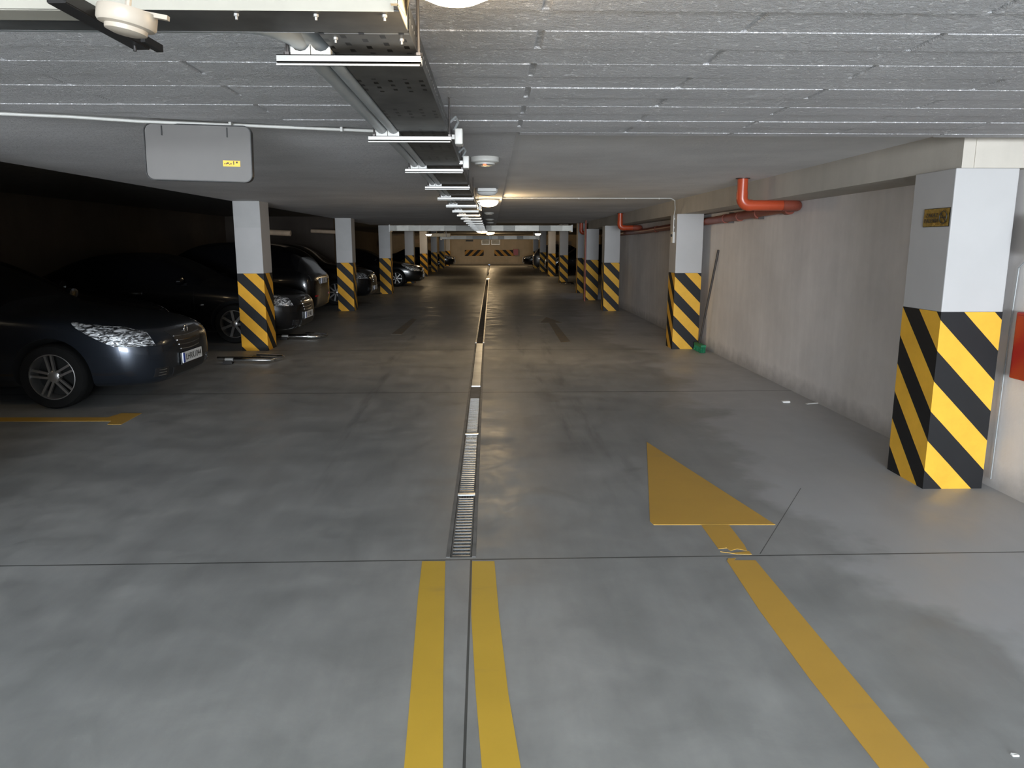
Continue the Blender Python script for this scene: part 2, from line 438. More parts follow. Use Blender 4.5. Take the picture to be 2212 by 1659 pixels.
struct('ceiling_bay', MB().box(.15, 4.3, 2.30, 3.6, 24.3, 2.75), M['ceil_smooth'])
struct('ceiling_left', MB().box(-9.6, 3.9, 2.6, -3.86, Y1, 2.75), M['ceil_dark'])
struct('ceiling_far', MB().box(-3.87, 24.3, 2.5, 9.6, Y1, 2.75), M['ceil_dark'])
# walls
struct('wall_right', MB().box(3.35, -1.5, 0, 3.6, 22.3, 2.31), M['wall'])
struct('wall_ramp_right', MB().box(3.35, Y0, 0, 3.6, -1.5, 3.4), M['wall'])
struct('trim_beam_right', MB().box(2.90, 4.66, 2.07, 3.352, 22.6, 2.31), M['beam'])
struct('trim_beam_cross', MB().box(2.975, 4.655, 2.072, 3.7, 4.95, 2.3), M['beam'])
struct('wall_near_left', MB().box(-3.6, -1.5, 0, -3.4, 4.3, 2.3), M['wall'])
struct('wall_ramp_left', MB().box(-3.6, Y0, 0, -3.4, -1.5, 3.4), M['wall'])
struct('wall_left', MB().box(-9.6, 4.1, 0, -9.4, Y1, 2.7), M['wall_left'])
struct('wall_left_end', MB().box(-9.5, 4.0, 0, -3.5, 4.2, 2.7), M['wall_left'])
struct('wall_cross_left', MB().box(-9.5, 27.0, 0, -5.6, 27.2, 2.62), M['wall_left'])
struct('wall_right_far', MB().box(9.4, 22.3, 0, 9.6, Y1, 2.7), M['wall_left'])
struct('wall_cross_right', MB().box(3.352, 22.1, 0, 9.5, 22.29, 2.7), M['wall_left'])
struct('wall_back', MB().box(-9.6, 65.0, 0, 9.6, 65.3, 2.6), M['wall_end'])

# ---------------------------------------------------------------- columns
def column(x0, y0, wx, wy, top, label, mat, ph=0.0, grey=None, group=None):
    t = thing('concrete_pillar', label, 'pillar', (x0+wx/2, y0+wy/2, 0), 0, group)
    hx, hy = wx/2, wy/2; BH = 1.18
    m = MB().box(-hx, -hy, BH, hx, hy, top)
    m.build('shaft', M['white_col'], t, bevel=.006)
    me = bpy.data.meshes.new('hazard_band')
    c = [(-hx,-hy),(hx,-hy),(hx,hy),(-hx,hy)]
    vs = [(p[0],p[1],z) for z in (0,BH) for p in c]
    fs = [(0,1,5,4),(1,2,6,5),(2,3,7,6),(3,0,4,7),(4,5,6,7)]
    me.from_pydata(vs, [], fs); uv = me.uv_layers.new(name='uv')
    S = [(0,wx),(wx,wx+wy),(wx+wy,2*wx+wy),(-wy,0),None]
    k = 0
    for f, s in zip(fs, S):
        for j in range(4):
            if s is None: u, v = 0, 0
            else: u = s[0] if j in (0,3) else s[1]; v = 0 if j < 2 else BH
            uv.data[k].uv = (u+ph, v); k += 1
    link('hazard_band', me, mat, t)
    if grey:  # slightly greyer panel over the upper front face
        p = MB().box(-hx+.004, -hy-.0015, grey[0], hx-.004, -hy+.0005, grey[1]).build('upper_patch', M['grey_patch'], t)
        p['label'] = 'greyer upper patch'
    return t
ord_ = ['nearest', 'second', 'third', 'fourth', 'fifth', 'sixth', 'seventh', 'eighth', 'ninth']
YR = [4.66, 11.45, 18.35, 25.3, 32.2, 39.1, 46.0, 53.0]
rl = ['nearest and brightest pillar with the gold notice, right of the painted arrow',
      'white striped pillar by the green broom, with white conduit down its side',
      'striped pillar beside the wall just behind the broom pillar, grey lower stripe',
      'striped pillar left of the thin red standpipe at the end of the right wall',
      'slim striped pillar behind the chrome floor barrier on the right',
      'dim striped pillar right of the far right hanging bulb',
      'dim far right pillar just left of the far hanging bulb',
      'farthest pillar of the right row, before the end wall']
for i, y in enumerate(YR):
    x0 = [2.87, 2.82, 2.76, 2.90, 2.92, 2.95, 2.96, 2.93][i]; wx = [.40, .41, .38, .26, .36, .38, .38, .36][i]
    top = 2.07 if i < 3 else 2.5
    column(x0, y, wx, .42 if i else .45, top, rl[i], M['stripes'], group='right row pillars')
column(2.75, 22.0, .39, .4, 2.07, 'striped pillar right of the thin red standpipe, ending the right wall', M['stripes'], group='right row pillars')
YL = [11.45, 18.5, 25.1, 32.2, 39.1, 46.0, 53.0, 60.0]
ll = ['nearest pillar of the left row, its yellow stripes by the chrome floor barrier',
      'second pillar of the left row, hiding the wheel of a black car',
      'third pillar of the left row, at the left end of the metal duct',
      'left row pillar rising behind the glossy black car with bright spokes',
      'left row pillar beside the far left hanging bulb',
      'dim left pillar, second beyond the far left bulb',
      'dim left pillar with diagonal stripes, last but one before the end wall',
      'farthest pillar of the left row beside the small far car']
for i, y in enumerate(YL):
    x0 = [-3.86, -3.80, -3.74, -3.70, -3.72, -3.70, -3.68, -3.68][i]; wx = [.40, .39, .38, .38, .38, .36, .36, .36][i]
    column(x0, y, wx, .45, CZ if i < 3 else 2.5, ll[i], M['stripes_b'], group='left row pillars', grey={0:(1.86,CZ-.01),1:(1.47,CZ-.01),2:(1.5,CZ-.01)}.get(i))

# ---------------------------------------------------------------- floor drain, covers, paint
for (a, b, lab) in ((YN+.02, 4.62, 'nearest drain grating, sharp bars, at the end of the yellow lines'),
                    (4.66, 6.2, 'long drain grating between the two pale cross strips'),
                    (6.24, 7.75, 'farthest drain grating, finest looking bars, before the mortar patch')):
    t = thing('drain_grate', lab, 'drain grate', (0, 0, 0), 0, 'drain gratings in the floor channel')
    fm = MB()
    for s in (-1, 1):
        fm.prism([(xc(a)+s*.05-.004, a), (xc(a)+s*.05+.004, a), (xc(b)+s*.05+.004, b), (xc(b)+s*.05-.004, b)], -.03, -.004)
    for k in range(1, 6):
        q = -.052+k*.0173
        fm.prism([(xc(a)+q-.0012, a), (xc(a)+q+.0012, a), (xc(b)+q+.0012, b), (xc(b)+q-.0012, b)], -.02, -.008)
    fm.build('frame', M['rail'], t)
    bm_ = MB(); y = a+.01
    while y < b-.01:
        bm_.box(xc(y)-.047, y-.008, -.024, xc(y)+.047, y+.008, -.004); y += .045
    bm_.build('bars', M['grate'], t)
for yy, lab in ((4.64, 'pale cross strip between the two nearest drain gratings'), (6.22, 'pale cross strip by the farthest drain grating')):
    tag(MB().box(xc(yy)-.075, yy-.018, -.008, xc(yy)+.075, yy+.018, .0015).build('drain_clamp', M['plate_steel']), lab, 'clamp')
for s, lab in ((-1, 'left steel edge rail of the floor drain'), (1, 'right steel edge rail of the floor drain')):
    r = MB()
    for a, b in ((YN, 12.2),):
        r.prism([(xc(a)+s*.067-.0105, a), (xc(a)+s*.067+.0105, a), (xc(b)+s*.067+.0105, b), (xc(b)+s*.067-.0105, b)], -.06, .002)
    tag(r.build('drain_rail', M['rail']), lab, 'drain edge')
    r = MB().prism([(xc(12.3)+s*.0635-.012, 12.3), (xc(12.3)+s*.0635+.012, 12.3), (xc(36)+s*.0635+.012, 36), (xc(36)+s*.0635-.012, 36)], -.05, .005)
    tag(r.build('drain_edging', M['edging']), 'bright worn edge of the open far drain, %s side' % ('left' if s < 0 else 'right'), 'drain edge')
tag(MB().prism([(xc(8.42)-.05, 8.42), (xc(8.42)+.05, 8.42), (xc(12.2)+.05, 12.2), (xc(12.2)-.05, 12.2)], -.01, .004).build('drain_cover', M['plate_steel']), 'bright bare steel strip covering the drain', 'drain cover')
tag(MB().prism([(xc(7.77)-.055, 7.77), (xc(7.77)+.055, 7.77), (xc(8.4)+.055, 8.4), (xc(8.4)-.055, 8.4)], -.1, -.006).build('mortar_fill', M['patch']), 'dull mortar fill in the drain between grating and steel strip', 'drain fill')
tag(MB().prism([(xc(12.3)-.055, 12.3), (xc(12.3)+.055, 12.3), (xc(36)+.055, 36), (xc(36)-.055, 36)], -.118, -.05).build('drain_bed', M['drainfloor']), 'silted open bed of the far drain channel', 'drain bed')
tag(MB().box(-.275, 36.0, 0, -.12, 36.9, .012).build('drain_sump_lid', M['plate_steel']), 'small pale sump lid ending the long open drain', 'drain lid')
tag(MB().box(-.27, 44.0, 0, -.19, 62, .01).build('drain_strip', M['rail']), 'pale far continuation of the drain before the end wall', 'drain cover')
PZ = .0022
def paint(name, poly, label, mat, cat='floor marking'):
    return tag(MB().prism([(p.x, p.y) for p in poly], .0, PZ).build(name, mat), label, cat)
def F(px, py): return at_z(px, py, 0)
ex1 = Vector((.0, -2.4, 0))
lpts = [(912,1213),(962,1213),(960,1300),(957,1480),(957,1659)]; lo = [(873,1659),(888,1480),(903,1290)]
L = [F(*p) for p in lpts]; O = [F(*p) for p in lo]
L2 = L+[L[-1]+Vector((.05,-2.3,0)), O[0]+Vector((.05,-2.3,0))]+O
paint('lane_line', L2, 'left of the two yellow lines between the lanes', M['ypaint'])
R1 = [F(*p) for p in [(1020,1213),(1068,1213),(1078,1330),(1098,1500),(1125,1659)]]; R2 = [F(*p) for p in [(1041,1659),(1028,1500),(1018,1330)]]
paint('lane_line', R1+[R1[-1]+Vector((.05,-2.3,0)), R2[0]+Vector((.05,-2.3,0))]+R2, 'right of the two yellow lines between the lanes, chipped at its left edge', M['ypaint'])
am = MB()
am.prism([(p.x,p.y) for p in (F(1397,955), F(1404,1126), F(1412,1134), F(1675,1134))], 0, PZ)
am.prism([(p.x,p.y) for p in (F(1515,1135), F(1552,1186), F(1570,1184), F(1578,1190), F(1592,1186), F(1614,1190), F(1608,1178), F(1575,1135))], 0, PZ)
am.prism([(p.x,p.y) for p in (F(1556,1192), F(1580,1195), F(1618,1191), F(1624,1198), F(1590,1197))], 0, PZ)
am.prism([(p.x,p.y) for p in (F(1572,1207), F(1590,1206), F(1584,1211), F(1572,1211))], 0, PZ)
a1, a2 = F(2007,1659), F(1900,1659); dv = (a1-F(1632,1211))*.45
am.prism([(p.x,p.y) for p in (F(1570,1211), F(1632,1211), F(1800,1412), a1, a1+dv, a2+dv, a2, F(1748,1465), F(1640,1318))], 0, PZ)
tag(am.build('arrow_marking', M['ypaint2']), 'large yellow arrow with triangular head pointing away, right lane', 'floor marking')
fm = MB()
fm.prism([(p.x,p.y) for p in (F(1166,698), F(1180,685), F(1216,698))], 0, PZ)
fm.prism([(p.x,p.y) for p in (F(1186,698), F(1200,698), F(1232,738), F(1212,740))], 0, PZ)
tag(fm.build('arrow_marking', M['faded']), 'faint worn yellow arrow farther off in the right lane', 'floor marking')
fm = MB().prism([(p.x,p.y) for p in (F(845,722), F(890,688), F(900,690), F(868,722))], 0, PZ)
tag(fm.build('arrow_marking', M['faded']), 'barely visible worn orange marking in the left lane', 'floor marking')
pl = [F(0,897), F(232,902), F(262,893), F(306,893), F(262,917), F(232,917), F(240,910), F(0,907)]
pl[0] = pl[0]+Vector((-4,.0,0)); pl[-1] = pl[-1]+Vector((-4,0,0))
paint('stall_line', pl, 'orange yellow parking stall line beside the near car', M['ypaint2'])

tag(MB().prism([(xc(3.66)-.055, 3.66), (xc(3.66)+.055, 3.66), (xc(7.75)+.055, 7.75), (xc(7.75)-.055, 7.75)], -.118, -.06).build('drain_bed', M['pit']), 'dark bed under the drain gratings', 'drain bed')  # black bed colour stands in for shade between the bars
# ---------------------------------------------------------------- ceiling services
ZT = 2.075
def perforated(mb, o, du, dv, length, pitch, hgt, sw, sh, th):
    o, du, dv = Vector(o), Vector(du), Vector(dv); nn = du.cross(dv).normalized()
    n = max(1, int(round(length/pitch))); p = length/n
    for i in range(n):
        c = o+du*(p*(i+.5))+dv*(hgt/2)
        outer = [(-p/2,-hgt/2),(0,-hgt/2),(p/2,-hgt/2),(p/2,0),(p/2,hgt/2),(0,hgt/2),(-p/2,hgt/2),(-p/2,0)]
        a = sw/2; b = sh/2
        inner = [(-a+b*.4,-b),(0,-b),(a-b*.4,-b),(a,0),(a-b*.4,b),(0,b),(-a+b*.4,b),(-a,0)]
        vs = []
        for off in (0, th):
            vs += [c+du*x+dv*y+nn*off for x, y in outer]+[c+du*x+dv*y+nn*off for x, y in inner]
        fs = []
        for k in range(8):
            q = (k+1) % 8
            fs.append((k, q, 8+q, 8+k)); fs.append((16+k, 24+k, 24+q, 16+q)); fs.append((8+k, 8+q, 24+q, 24+k))
        for k in (0, 1, 4, 5):
            q = (k+1) % 8; fs.append((k, 16+k, 16+q, q))
        mb.add(vs, fs)
# long tray
t = thing('cable_tray', 'long dark perforated cable tray running down the aisle ceiling', 'cable tray', (0,0,0))
MB().box(-.392, 1.82, ZT, -.186, 24.5, ZT+.003).build('base', M['perf'], t)
m = MB(); perforated(m, (-.186, 1.80, ZT), (0,1,0), (0,0,1), 8.0, .05, .06, .022, .014, .0015); m.box(-.1875, 9.8, ZT, -.186, 24.5, ZT+.06)
m.build('side_flange', M['tray'], t)
MB().box(-.392, 1.9, ZT, -.3905, 24.5, ZT+.06).build('side_flange', M['tray'], t)
BOLT = [(0,-.012),(.0028,-.012),(.0028,-.006),(.0055,-.005),(.0055,0),(0,0)]
for (x, y) in ((-.36,1.85),(-.208,1.86)):
    MB().lathe(BOLT, (x,y,ZT), n=6).build('bolt', M['galv'], t)
m = MB().box(-.36, 1.83, ZT+.004, -.20, 24.4, ZT+.03)
m.build('cable_bundle', M['black_rod'], t)
# cross tray
t = thing('cable_tray', 'cable tray crossing the top left corner, cream slotted side', 'cable tray', (0,0,0))
MB().box(-2.2, 1.655, ZT+.001, -.187, 1.815, ZT+.004).build('base', M['perf'], t)
m = MB(); perforated(m, (-2.2, 1.655, ZT), (1,0,0), (0,0,1), 2.0, .0385, .06, .019, .009, .0015)
s = m.build('side_flange', M['cream'], t); s['label'] = 'cream painted slotted flange'
MB().box(-2.2, 1.813, ZT, -.40, 1.815, ZT+.03).build('side_flange', M['tray'], t)
m = MB().box(-.20, 1.60, ZT, -.186, 1.615, ZT+.08).box(-.188, 1.61, ZT, -.186, 1.78, ZT+.075)
m.add([(-.185,1.60,ZT+.0),(-.158,1.62,ZT+.04),(-.158,1.62,ZT+.09),(-.185,1.60,ZT+.09),(-.185,1.74,ZT+.09),(-.185,1.76,ZT+.02)], [(0,1,2,3),(0,5,4,3),(1,5,4,2)])
m.build('corner_plate', M['cream'], t)
for x in (-.53, -.365, -.222): MB().lathe(BOLT, (x,1.675,ZT), n=6).build('bolt', M['galv'], t)
MB().box(-2.15, 1.675, ZT+.005, -.24, 1.80, ZT+.055).build('cable_bundle', M['cables'], t)
MB().box(-1.05, 1.66, ZT-.001, -.86, 1.73, ZT+.001).build('joint_plate', M['cream'], t)
# strut channel under the cross tray
t = thing('strut_channel', 'black steel strut channel under the cross tray, hung by a rod', 'bracket', (0,0,0))
p0 = at_z(122, 2, 2.062); p1 = at_z(306, 104, 2.05)
d = (p1-p0).normalized(); sd = d.cross(Vector((0,0,1)))
m = MB().obox((p0+p1)/2+Vector((0,0,.0)), d*((p1-p0).length/2), sd*.018, Vector((0,0,.004)))
for s in (-1,1): m.obox((p0+p1)/2+sd*(.018*s)+Vector((0,0,.010)), d*((p1-p0).length/2), sd*.0015, Vector((0,0,.012)))
m.build('channel', M['black_rod'], t)
q = p1-d*.03
MB().tube([q-Vector((0,0,.015)), Vector((q.x,q.y,CZ-.02))], .004, 8).build('threaded_rod', M['black_rod'], t)
m = MB().obox(p1+Vector((.022,.0,.01)), (d*.04), sd*.008, Vector((0,0,.008))); m.build('clip', M['black_rod'], t)
# smoke detector
def detector(name, label, loc, r, h, mat, led=None, dome=False, cat='smoke detector', group=None):
    t = thing(name, label, cat, loc, 0, group)
    MB().lathe([(r*.98,0),(r,-.004),(r,-h*.55),(r*.94,-h*.66),(r*.72,-h*.72),(r*.70,-h*.9),(r*.45,-h),(0,-h)], (0,0,0), n=40).build('housing', mat, t, smooth=True)
    if led: MB().lathe([(.012,.0),(.012,-.008),(0,-.014)], (0,-r*.55,-h*.9), n=14).build('indicator_lamp', M['led'], t, smooth=True)
    return t
c = at_y(277, 38, 1.50)
detector('smoke_detector', 'round ivory smoke detector hanging under the cross tray', (c.x, c.y, c.z+.012), .0515, .042, M['ivory'])
d_ = [o for o in bpy.data.objects if o.name == 'smoke_detector'][0]; d_.rotation_euler = (.0, math.radians(10), 0)
MB().tube([(0,0,0),(0,0,.03)], .006, 8).build('stem', M['ivory'], d_)
MB().obox((.055,-.0,-.0),(.02,0,0),(0,.006,0),(0,0,.004)).build('cable_clip', M['ivory'], d_)
# ceiling alarm discs
for i, (px, py, z, r, h, lab) in enumerate(((1047, 339, CZ, .108, .062, 'round pale ceiling sounder with glowing red indicator'),
        (1056, 461, CZ, .10, .05, 'small pale disc on the ceiling just beyond the lit lamp'),
        (1058, 475, CZ, .11, .04, 'tiny pale disc on the ceiling, second beyond the lit lamp'),
        (1059, 482, CZ, .11, .04, 'faintest ceiling disc near the metal duct'))):
    p = at_z(px, py-2 if i else 340, z)
    detector('ceiling_sounder', lab, (p.x, p.y, z+.002), r, h, M['white_pl'], led=(i == 0), cat='ceiling detector')
# domed box under the ceiling between sounder and lamp
p = at_z(1052, 407, CZ); t = thing('emergency_light', 'unlit pale half-round emergency light between sounder and lit lamp', 'emergency light', (p.x, p.y, CZ+.001))
MB().box(-.105,-.04,-.035,.105,.06,0).build('base', M['white_pl'], t)
m = MB().lathe([(.125,0),(.125,-.022),(.118,-.045),(.09,-.07),(0,-.082)], (0,.12,0), n=32, sy=.6); m.build('cover', M['dimglass'], t, smooth=True)
# lamps
def lamp(label, loc, power, r=.15, group=None, vis=True, cat='ceiling lamp'):
    t = thing('ceiling_lamp', label, cat, loc, 0, group)
    MB().lathe([(r*1.12,0),(r*1.12,-.022),(r*1.0,-.03),(0,-.03)], (0,0,0), n=32).build('base', M['lampbase'], t, smooth=True)
    MB().lathe([(r,-.028),(r*.98,-.05),(r*.8,-.085),(r*.45,-.105),(0,-.11)], (0,0,0), n=32).build('glass_bowl', M['lampglass'], t, smooth=True)
    l = bpy.data.lights.new('bulb', 'POINT'); l.energy = power; l.color = (1, .72, .40); l.shadow_soft_size = .12
    o = bpy.data.objects.new('bulb', l); o.location = (0,0,-.2); COL.objects.link(o); o.parent = t
    return t
p = at_z(1054, 430, CZ); lamp('brightly lit warm ceiling lamp beside the cable tray, beyond the sounder', (p.x, p.y, CZ+.001), LAMP_W*.55)
lamp('lit ceiling lamp at the very top edge, right of the cable tray', (-.075, 1.69, CZ-.035), LAMP_W*.1, .12)
for (px, py, Y, lab, pw, r) in ((1041, 500, 26.5, 'larger of the two glowing far lamps under the metal duct', .35, .19),
                      (1060, 503.5, 29.5, 'smaller right one of the paired far lamps below the duct', .35, .15),
                      (926, 507, 38, 'glowing far lamp on the left between dim pillars', .25, .15),
                      (1162, 506, 38, 'glowing far lamp on the right between dim pillars', .25, .15)):
    p = at_y(px, py, Y); t = lamp(lab, (p.x, p.y, p.z+.05), LAMP_W*pw, r)
    MB().tube([(0,0,-.01),(0,0,2.51-p.z-.05)], .012, 8).build('stem', M['lampbase'], t)
lamp('far lamp hidden behind the second duct, lighting the end wall', (-.2, 58, 2.5), LAMP_W*2.5, .2)
# lamp in the left parking bay, just outside the frame
lamp('warm lamp over the left parking bay', (-6.4, 5.6, 2.6), LAMP_W*.12, .14)

# support rails with pipe saddles
RX0, RX1, ZR = -.525, -.172, 2.06
def support():
    t = thing('tray_support', 'x', 'bracket', (0,0,0))
    m = MB().box(RX0, -.02, ZR-.018, RX1, .02, ZR-.0155).box(RX0,-.02,ZR-.018,RX1,-.0175,ZR).box(RX0,.0175,ZR-.018,RX1,.02,ZR).box(RX0,-.02,ZR-.002,RX1,-.010,ZR).box(RX0,.010,ZR-.002,RX1,.02,ZR)
    m.box(RX0, -.024, ZR-.026, RX1-.003, -.020, ZR-.022)
    m.build('rail', M['galv'], t)
    for x in (-.502, -.179):
        MB().tube([(x,.0,ZR-.02),(x,0,CZ)], .0042, 8).lathe([(0,-.0),(.010,0),(.010,.008),(0,.008)], (x,0,ZR+.001), n=6).build('threaded_rod', M['handle'], t)
    for x in (-.468, -.418):
        m = MB()
        poly = [(-.024,0),(.024,0),(.024,.022),(.0265,.03),(.02,.02),(.012,.012),(0,.009),(-.012,.012),(-.02,.02),(-.0265,.03),(-.024,.022)]
        n = len(poly); vs = [(x+a,-.012,ZR+b) for a,b in poly]+[(x+a,.012,ZR+b) for a,b in poly]
        m.add(vs, [tuple(range(n)), tuple(range(2*n-1,n-1,-1))]+[(i,(i+1)%n,n+(i+1)%n,n+i) for i in range(n)])
        m.build('pipe_saddle', M['white_pl'], t)
    return t
s0 = support(); ysup = [1.966+1.375*i for i in range(17)]
nm = ['nearest', 'second', 'third', 'fourth', 'fifth', 'sixth', 'seventh', 'eighth', 'ninth', 'tenth', 'eleventh', 'twelfth', 'thirteenth', 'fourteenth', 'fifteenth', 'sixteenth', 'seventeenth', 'farthest']
for i, y in enumerate(ysup):
    lab = 'steel cross rail under tray and pipes, %s from the camera' % nm[i]
    if i == 0: o = s0; o.location.y = y; o['label'] = lab; o['group'] = 'cross rails carrying the cable tray'
    else: dup(s0, loc=(0,y,0), label=lab, group='cross rails carrying the cable tray')
# grey pipes on the saddles
for i, (x, lab) in enumerate(((-.468, 'left grey plastic pipe beside the cable tray'), (-.418, 'right grey plastic pipe, against the cable tray'))):
    z = ZR+.034; r = .0245
    pts = [Vector((-2.3, 1.86+.056*i, z+.03)), Vector((x-.16, 1.86+.056*i, z+.03))]+[Vector((x-.16+.16*math.sin(a), 1.86+.056*i+.12*(1-math.cos(a)), z+.03*(1-a/(PI/2)))) for a in [PI/2*k/6 for k in range(1,7)]]
    pts += [Vector((x, 2.3, z)), Vector((x, 24.4, z))]
    tag(MB().tube(pts, r, 16).build('grey_pipe', M['pipe_grey'], smooth=True), lab, 'pipe')
# small junction boxes on the right side of the tray
for (y, z, lab) in ((3.58, 2.09, 'white junction box hanging at the tray edge beyond the second rail'), (4.55, 2.08, 'small pale junction box at the tray edge before the sounder'), (9.9, 2.08, 'pale junction box at the tray edge beside the lit lamp')):
    t = thing('junction_box', lab, 'junction box', (-.148, y, z))
    MB().obox((0,0,0),(.018,0,0),(0,.045,0),(0,0,.035)).build('housing', M['white_pl'], t, bevel=.005)
    MB().tube([(-.02,-.03,.03),(.0,-.06,.06),(-.01,-.12,.07),(-.035,-.16,.04)], .006, 8).build('cable', M['pipe_grey'], t, smooth=True)
    MB().box(-.04,-.02,-.01,-.017,.02,.01).build('clamp', M['galv'], t)

# hanging sign (seen from behind) and its conduit
def rounded(w_, h_, r, n=6):
    pts = []
    for cx, cy, a in ((w_/2-r,h_/2-r,0),(-w_/2+r,h_/2-r,PI/2),(-w_/2+r,-h_/2+r,PI),(w_/2-r,-h_/2+r,3*PI/2)):
        pts += [(cx+r*math.cos(a+PI/2*k/n), cy+r*math.sin(a+PI/2*k/n)) for k in range(n+1)]
    return pts
SY = 4.02
tl, br = at_y(308, 268, SY), at_y(548, 392, SY)
sw_, sh_ = br.x-tl.x, tl.z-br.z
t = thing('hanging_sign', 'grey back of a rounded hanging sign under the ceiling, small yellow sticker', 'sign', ((tl.x+br.x)/2, SY, (tl.z+br.z)/2)); t.rotation_euler = (0, math.radians(1.5), 0)
def plate_xz(name, w_, h_, r, y0, y1, mat, parent, hole=None):
    p = rounded(w_, h_, r); n = len(p); m = MB()
    if hole:
        q = rounded(w_-2*hole, h_-2*hole, max(.004, r-hole))
        vs = [(a,y,b) for y in (y0,y1) for a,b in p]+[(a,y,b) for y in (y0,y1) for a,b in q]
        fs = []
        for i in range(n):
            j = (i+1)%n
            fs += [(i,j,n+j,n+i),(2*n+i,2*n+j,3*n+j,3*n+i),(i,j,2*n+j,2*n+i),(n+i,n+j,3*n+j,3*n+i)]
        m.add(vs, fs)
    else:
        m.add([(a,y0,b) for a,b in p]+[(a,y1,b) for a,b in p], [tuple(range(n)), tuple(range(2*n-1,n-1,-1))]+[(i,(i+1)%n,n+(i+1)%n,n+i) for i in range(n)])
    return m.build(name, mat, parent)
plate_xz('panel', sw_-.01, sh_-.01, .035, 0, .02, M['sign_back'], t)
plate_xz('frame', sw_, sh_, .04, -.006, .028, M['sign_rim'], t, hole=.0045)
for x in (-.20, .165): MB().box(x*sw_/.6-.003, -.004, sh_/2-.06, x*sw_/.6+.003, .001, sh_/2-.012).build('hanger_strap', M['black'], t)
a, b = at_y(482, 345, SY), at_y(520, 358, SY); cxs = (tl.x+br.x)/2; czs = (tl.z+br.z)/2
st = MB().box(a.x-cxs, -.002, b.z-czs, b.x-cxs, .001, a.z-czs).build('sticker', M['sticker'], t); st['label'] = 'yellow sticker'
m = MB(); bw = b.x-a.x; bh = a.z-b.z; ox, oz = a.x-cxs, b.z-czs
for (u, v, du, dv) in ((.08,.35,.06,.15),(.17,.35,.05,.25),(.25,.4,.08,.3),(.36,.3,.04,.15),(.43,.35,.07,.2),(.60,.3,.05,.6),(.76,.55,.1,.3)):
    m.box(ox+u*bw, -.003, oz+v*bh, ox+(u+du)*bw, -.0018, oz+(v+dv)*bh)
m.build('print', M['black'], st)
def conduit(name, label, pts, r, mat, clips, cat='conduit'):
    t = thing(name, label, cat, (0,0,0))
    MB().tube(pts, r, 10).build('tube', mat, t, smooth=True)
    for c_ in clips: MB().obox(c_, (.006,0,0), (0,.012,0), (0,0,.012)).build('clip', mat, t)
    return t
cz = CZ-.033
cpts = [at_z(-60, 243, cz), at_z(150, 252, cz), at_z(300, 262, cz), at_z(500, 270, cz), at_z(740, 280, cz), at_z(812, 283, cz)]
conduit('white_conduit', 'white conduit running left from the tray above the hanging sign', cpts, .0085, M['white_pl'], [at_z(498, 269.5, cz-.005), at_z(738, 279.5, cz-.005)])
# recess conduit to pillar
cz = 2.288; yb = 11.95; xb = 2.815
pts = [(.1, yb, cz), (1.4, yb, cz), (2.84, yb, cz-.03)] + [Vector((2.84, yb, cz-.03))]
pts = [(.14, 11.3, cz), (1.2, 11.3, cz), (2.68, 11.3, cz), (2.74, 11.32, cz-.03), (2.795, 11.5, 2.14), (2.805, 11.6, 2.05), (2.805, 11.6, 1.80)]
conduit('white_conduit', 'white conduit crossing the right ceiling and dropping down the broom pillar', pts, .009, M['white_pl'], [(.6,11.3,2.286),(1.3,11.3,2.286),(2.0,11.3,2.286),(2.5,11.3,2.286),(2.812,11.6,2.0),(2.812,11.6,1.87)])
t = thing('switch_box', 'small white electrical switch box on the left side of the broom pillar', 'switch', (2.82, 11.6, 1.72))
MB().box(-.035,-.05,-.085,0,.05,.085).build('housing', M['white_pl'], t, bevel=.004)
MB().lathe([(0,-.055),(.02,-.05),(.022,-.034),(.022,-.03)], (0,.0,.03), 'x', 14).build('button', M['black'], t)

# red drain pipes
ZC = 2.30
def red_branch(x, y, label, r=.055, z1=2.02, xe=3.2, zwall=None):
    t = thing('drain_pipe', label, 'pipe', (0,0,0), 0)
    rr = .08
    MB().tube([(x,y,ZC),(x,y,z1+.12)], r, 20).build('stub', M['red_pipe'], t, smooth=True)
    MB().tube([(x,y,z1+.14)]+arc((x+rr,y,z1+rr), rr, PI, 1.5*PI, (1,0,0),(0,0,1))+[(x+rr+.03,y,z1)], r*1.09, 20).build('elbow', M['red_pipe'], t, smooth=True)
    MB().tube([(x+rr,y,z1),(xe-.05,y,z1)], r, 20).build('branch', M['red_pipe'], t, smooth=True)
    MB().tube([(xe-.09,y,z1)]+arc((xe-.0,y+.09,z1), .09, 1.5*PI, 2*PI, (1,0,0),(0,1,0))+[(xe+.09,y+.14,z1)], r*1.09, 20).build('elbow', M['red_dull'], t, smooth=True)
    MB().lathe([(r*1.35,0),(r*1.35,-.006),(r,-.008)], (x,y,ZC), n=24).build('ceiling_collar', M['sign_rim'], t, smooth=True)
    return t
p = at_z(1605, 385, ZC); yA = p.y; t = red_branch(p.x, yA, 'bright orange red pipe elbowing from the ceiling to the right wall')
p2 = at_z(1340, 460, ZC); red_branch(p2.x, p2.y, 'second red pipe elbow, between the broom pillar and the one behind', z1=1.98)
p3 = at_z(1249, 483, ZC); red_branch(p3.x, 23.9, 'farthest red pipe elbow, near the end of the duct', z1=1.99, xe=3.16)
t = thing('drain_main', 'dull red collector pipe along the right wall under the beam', 'pipe', (0,0,0))
zz = lambda y: 2.0-(y-yA)*.012 if y < 16 else 2.0-(16-yA)*.012
MB().tube([(3.29, yA+.10, 2.015),(3.29, 11, zz(11)),(3.29, 16, zz(16)),(3.29,22.2,zz(16)-.02)], .055, 20).build('tube', M['red_dull'], t, smooth=True)
for y in (8.35, 9.3, 10.0, 10.6, 12.4, 15.0):
    MB().tube([(3.29,y-.05,zz(y-.05)),(3.29,y+.05,zz(y+.05))], .063, 20).build('socket', M['red_dull'], t, smooth=True)
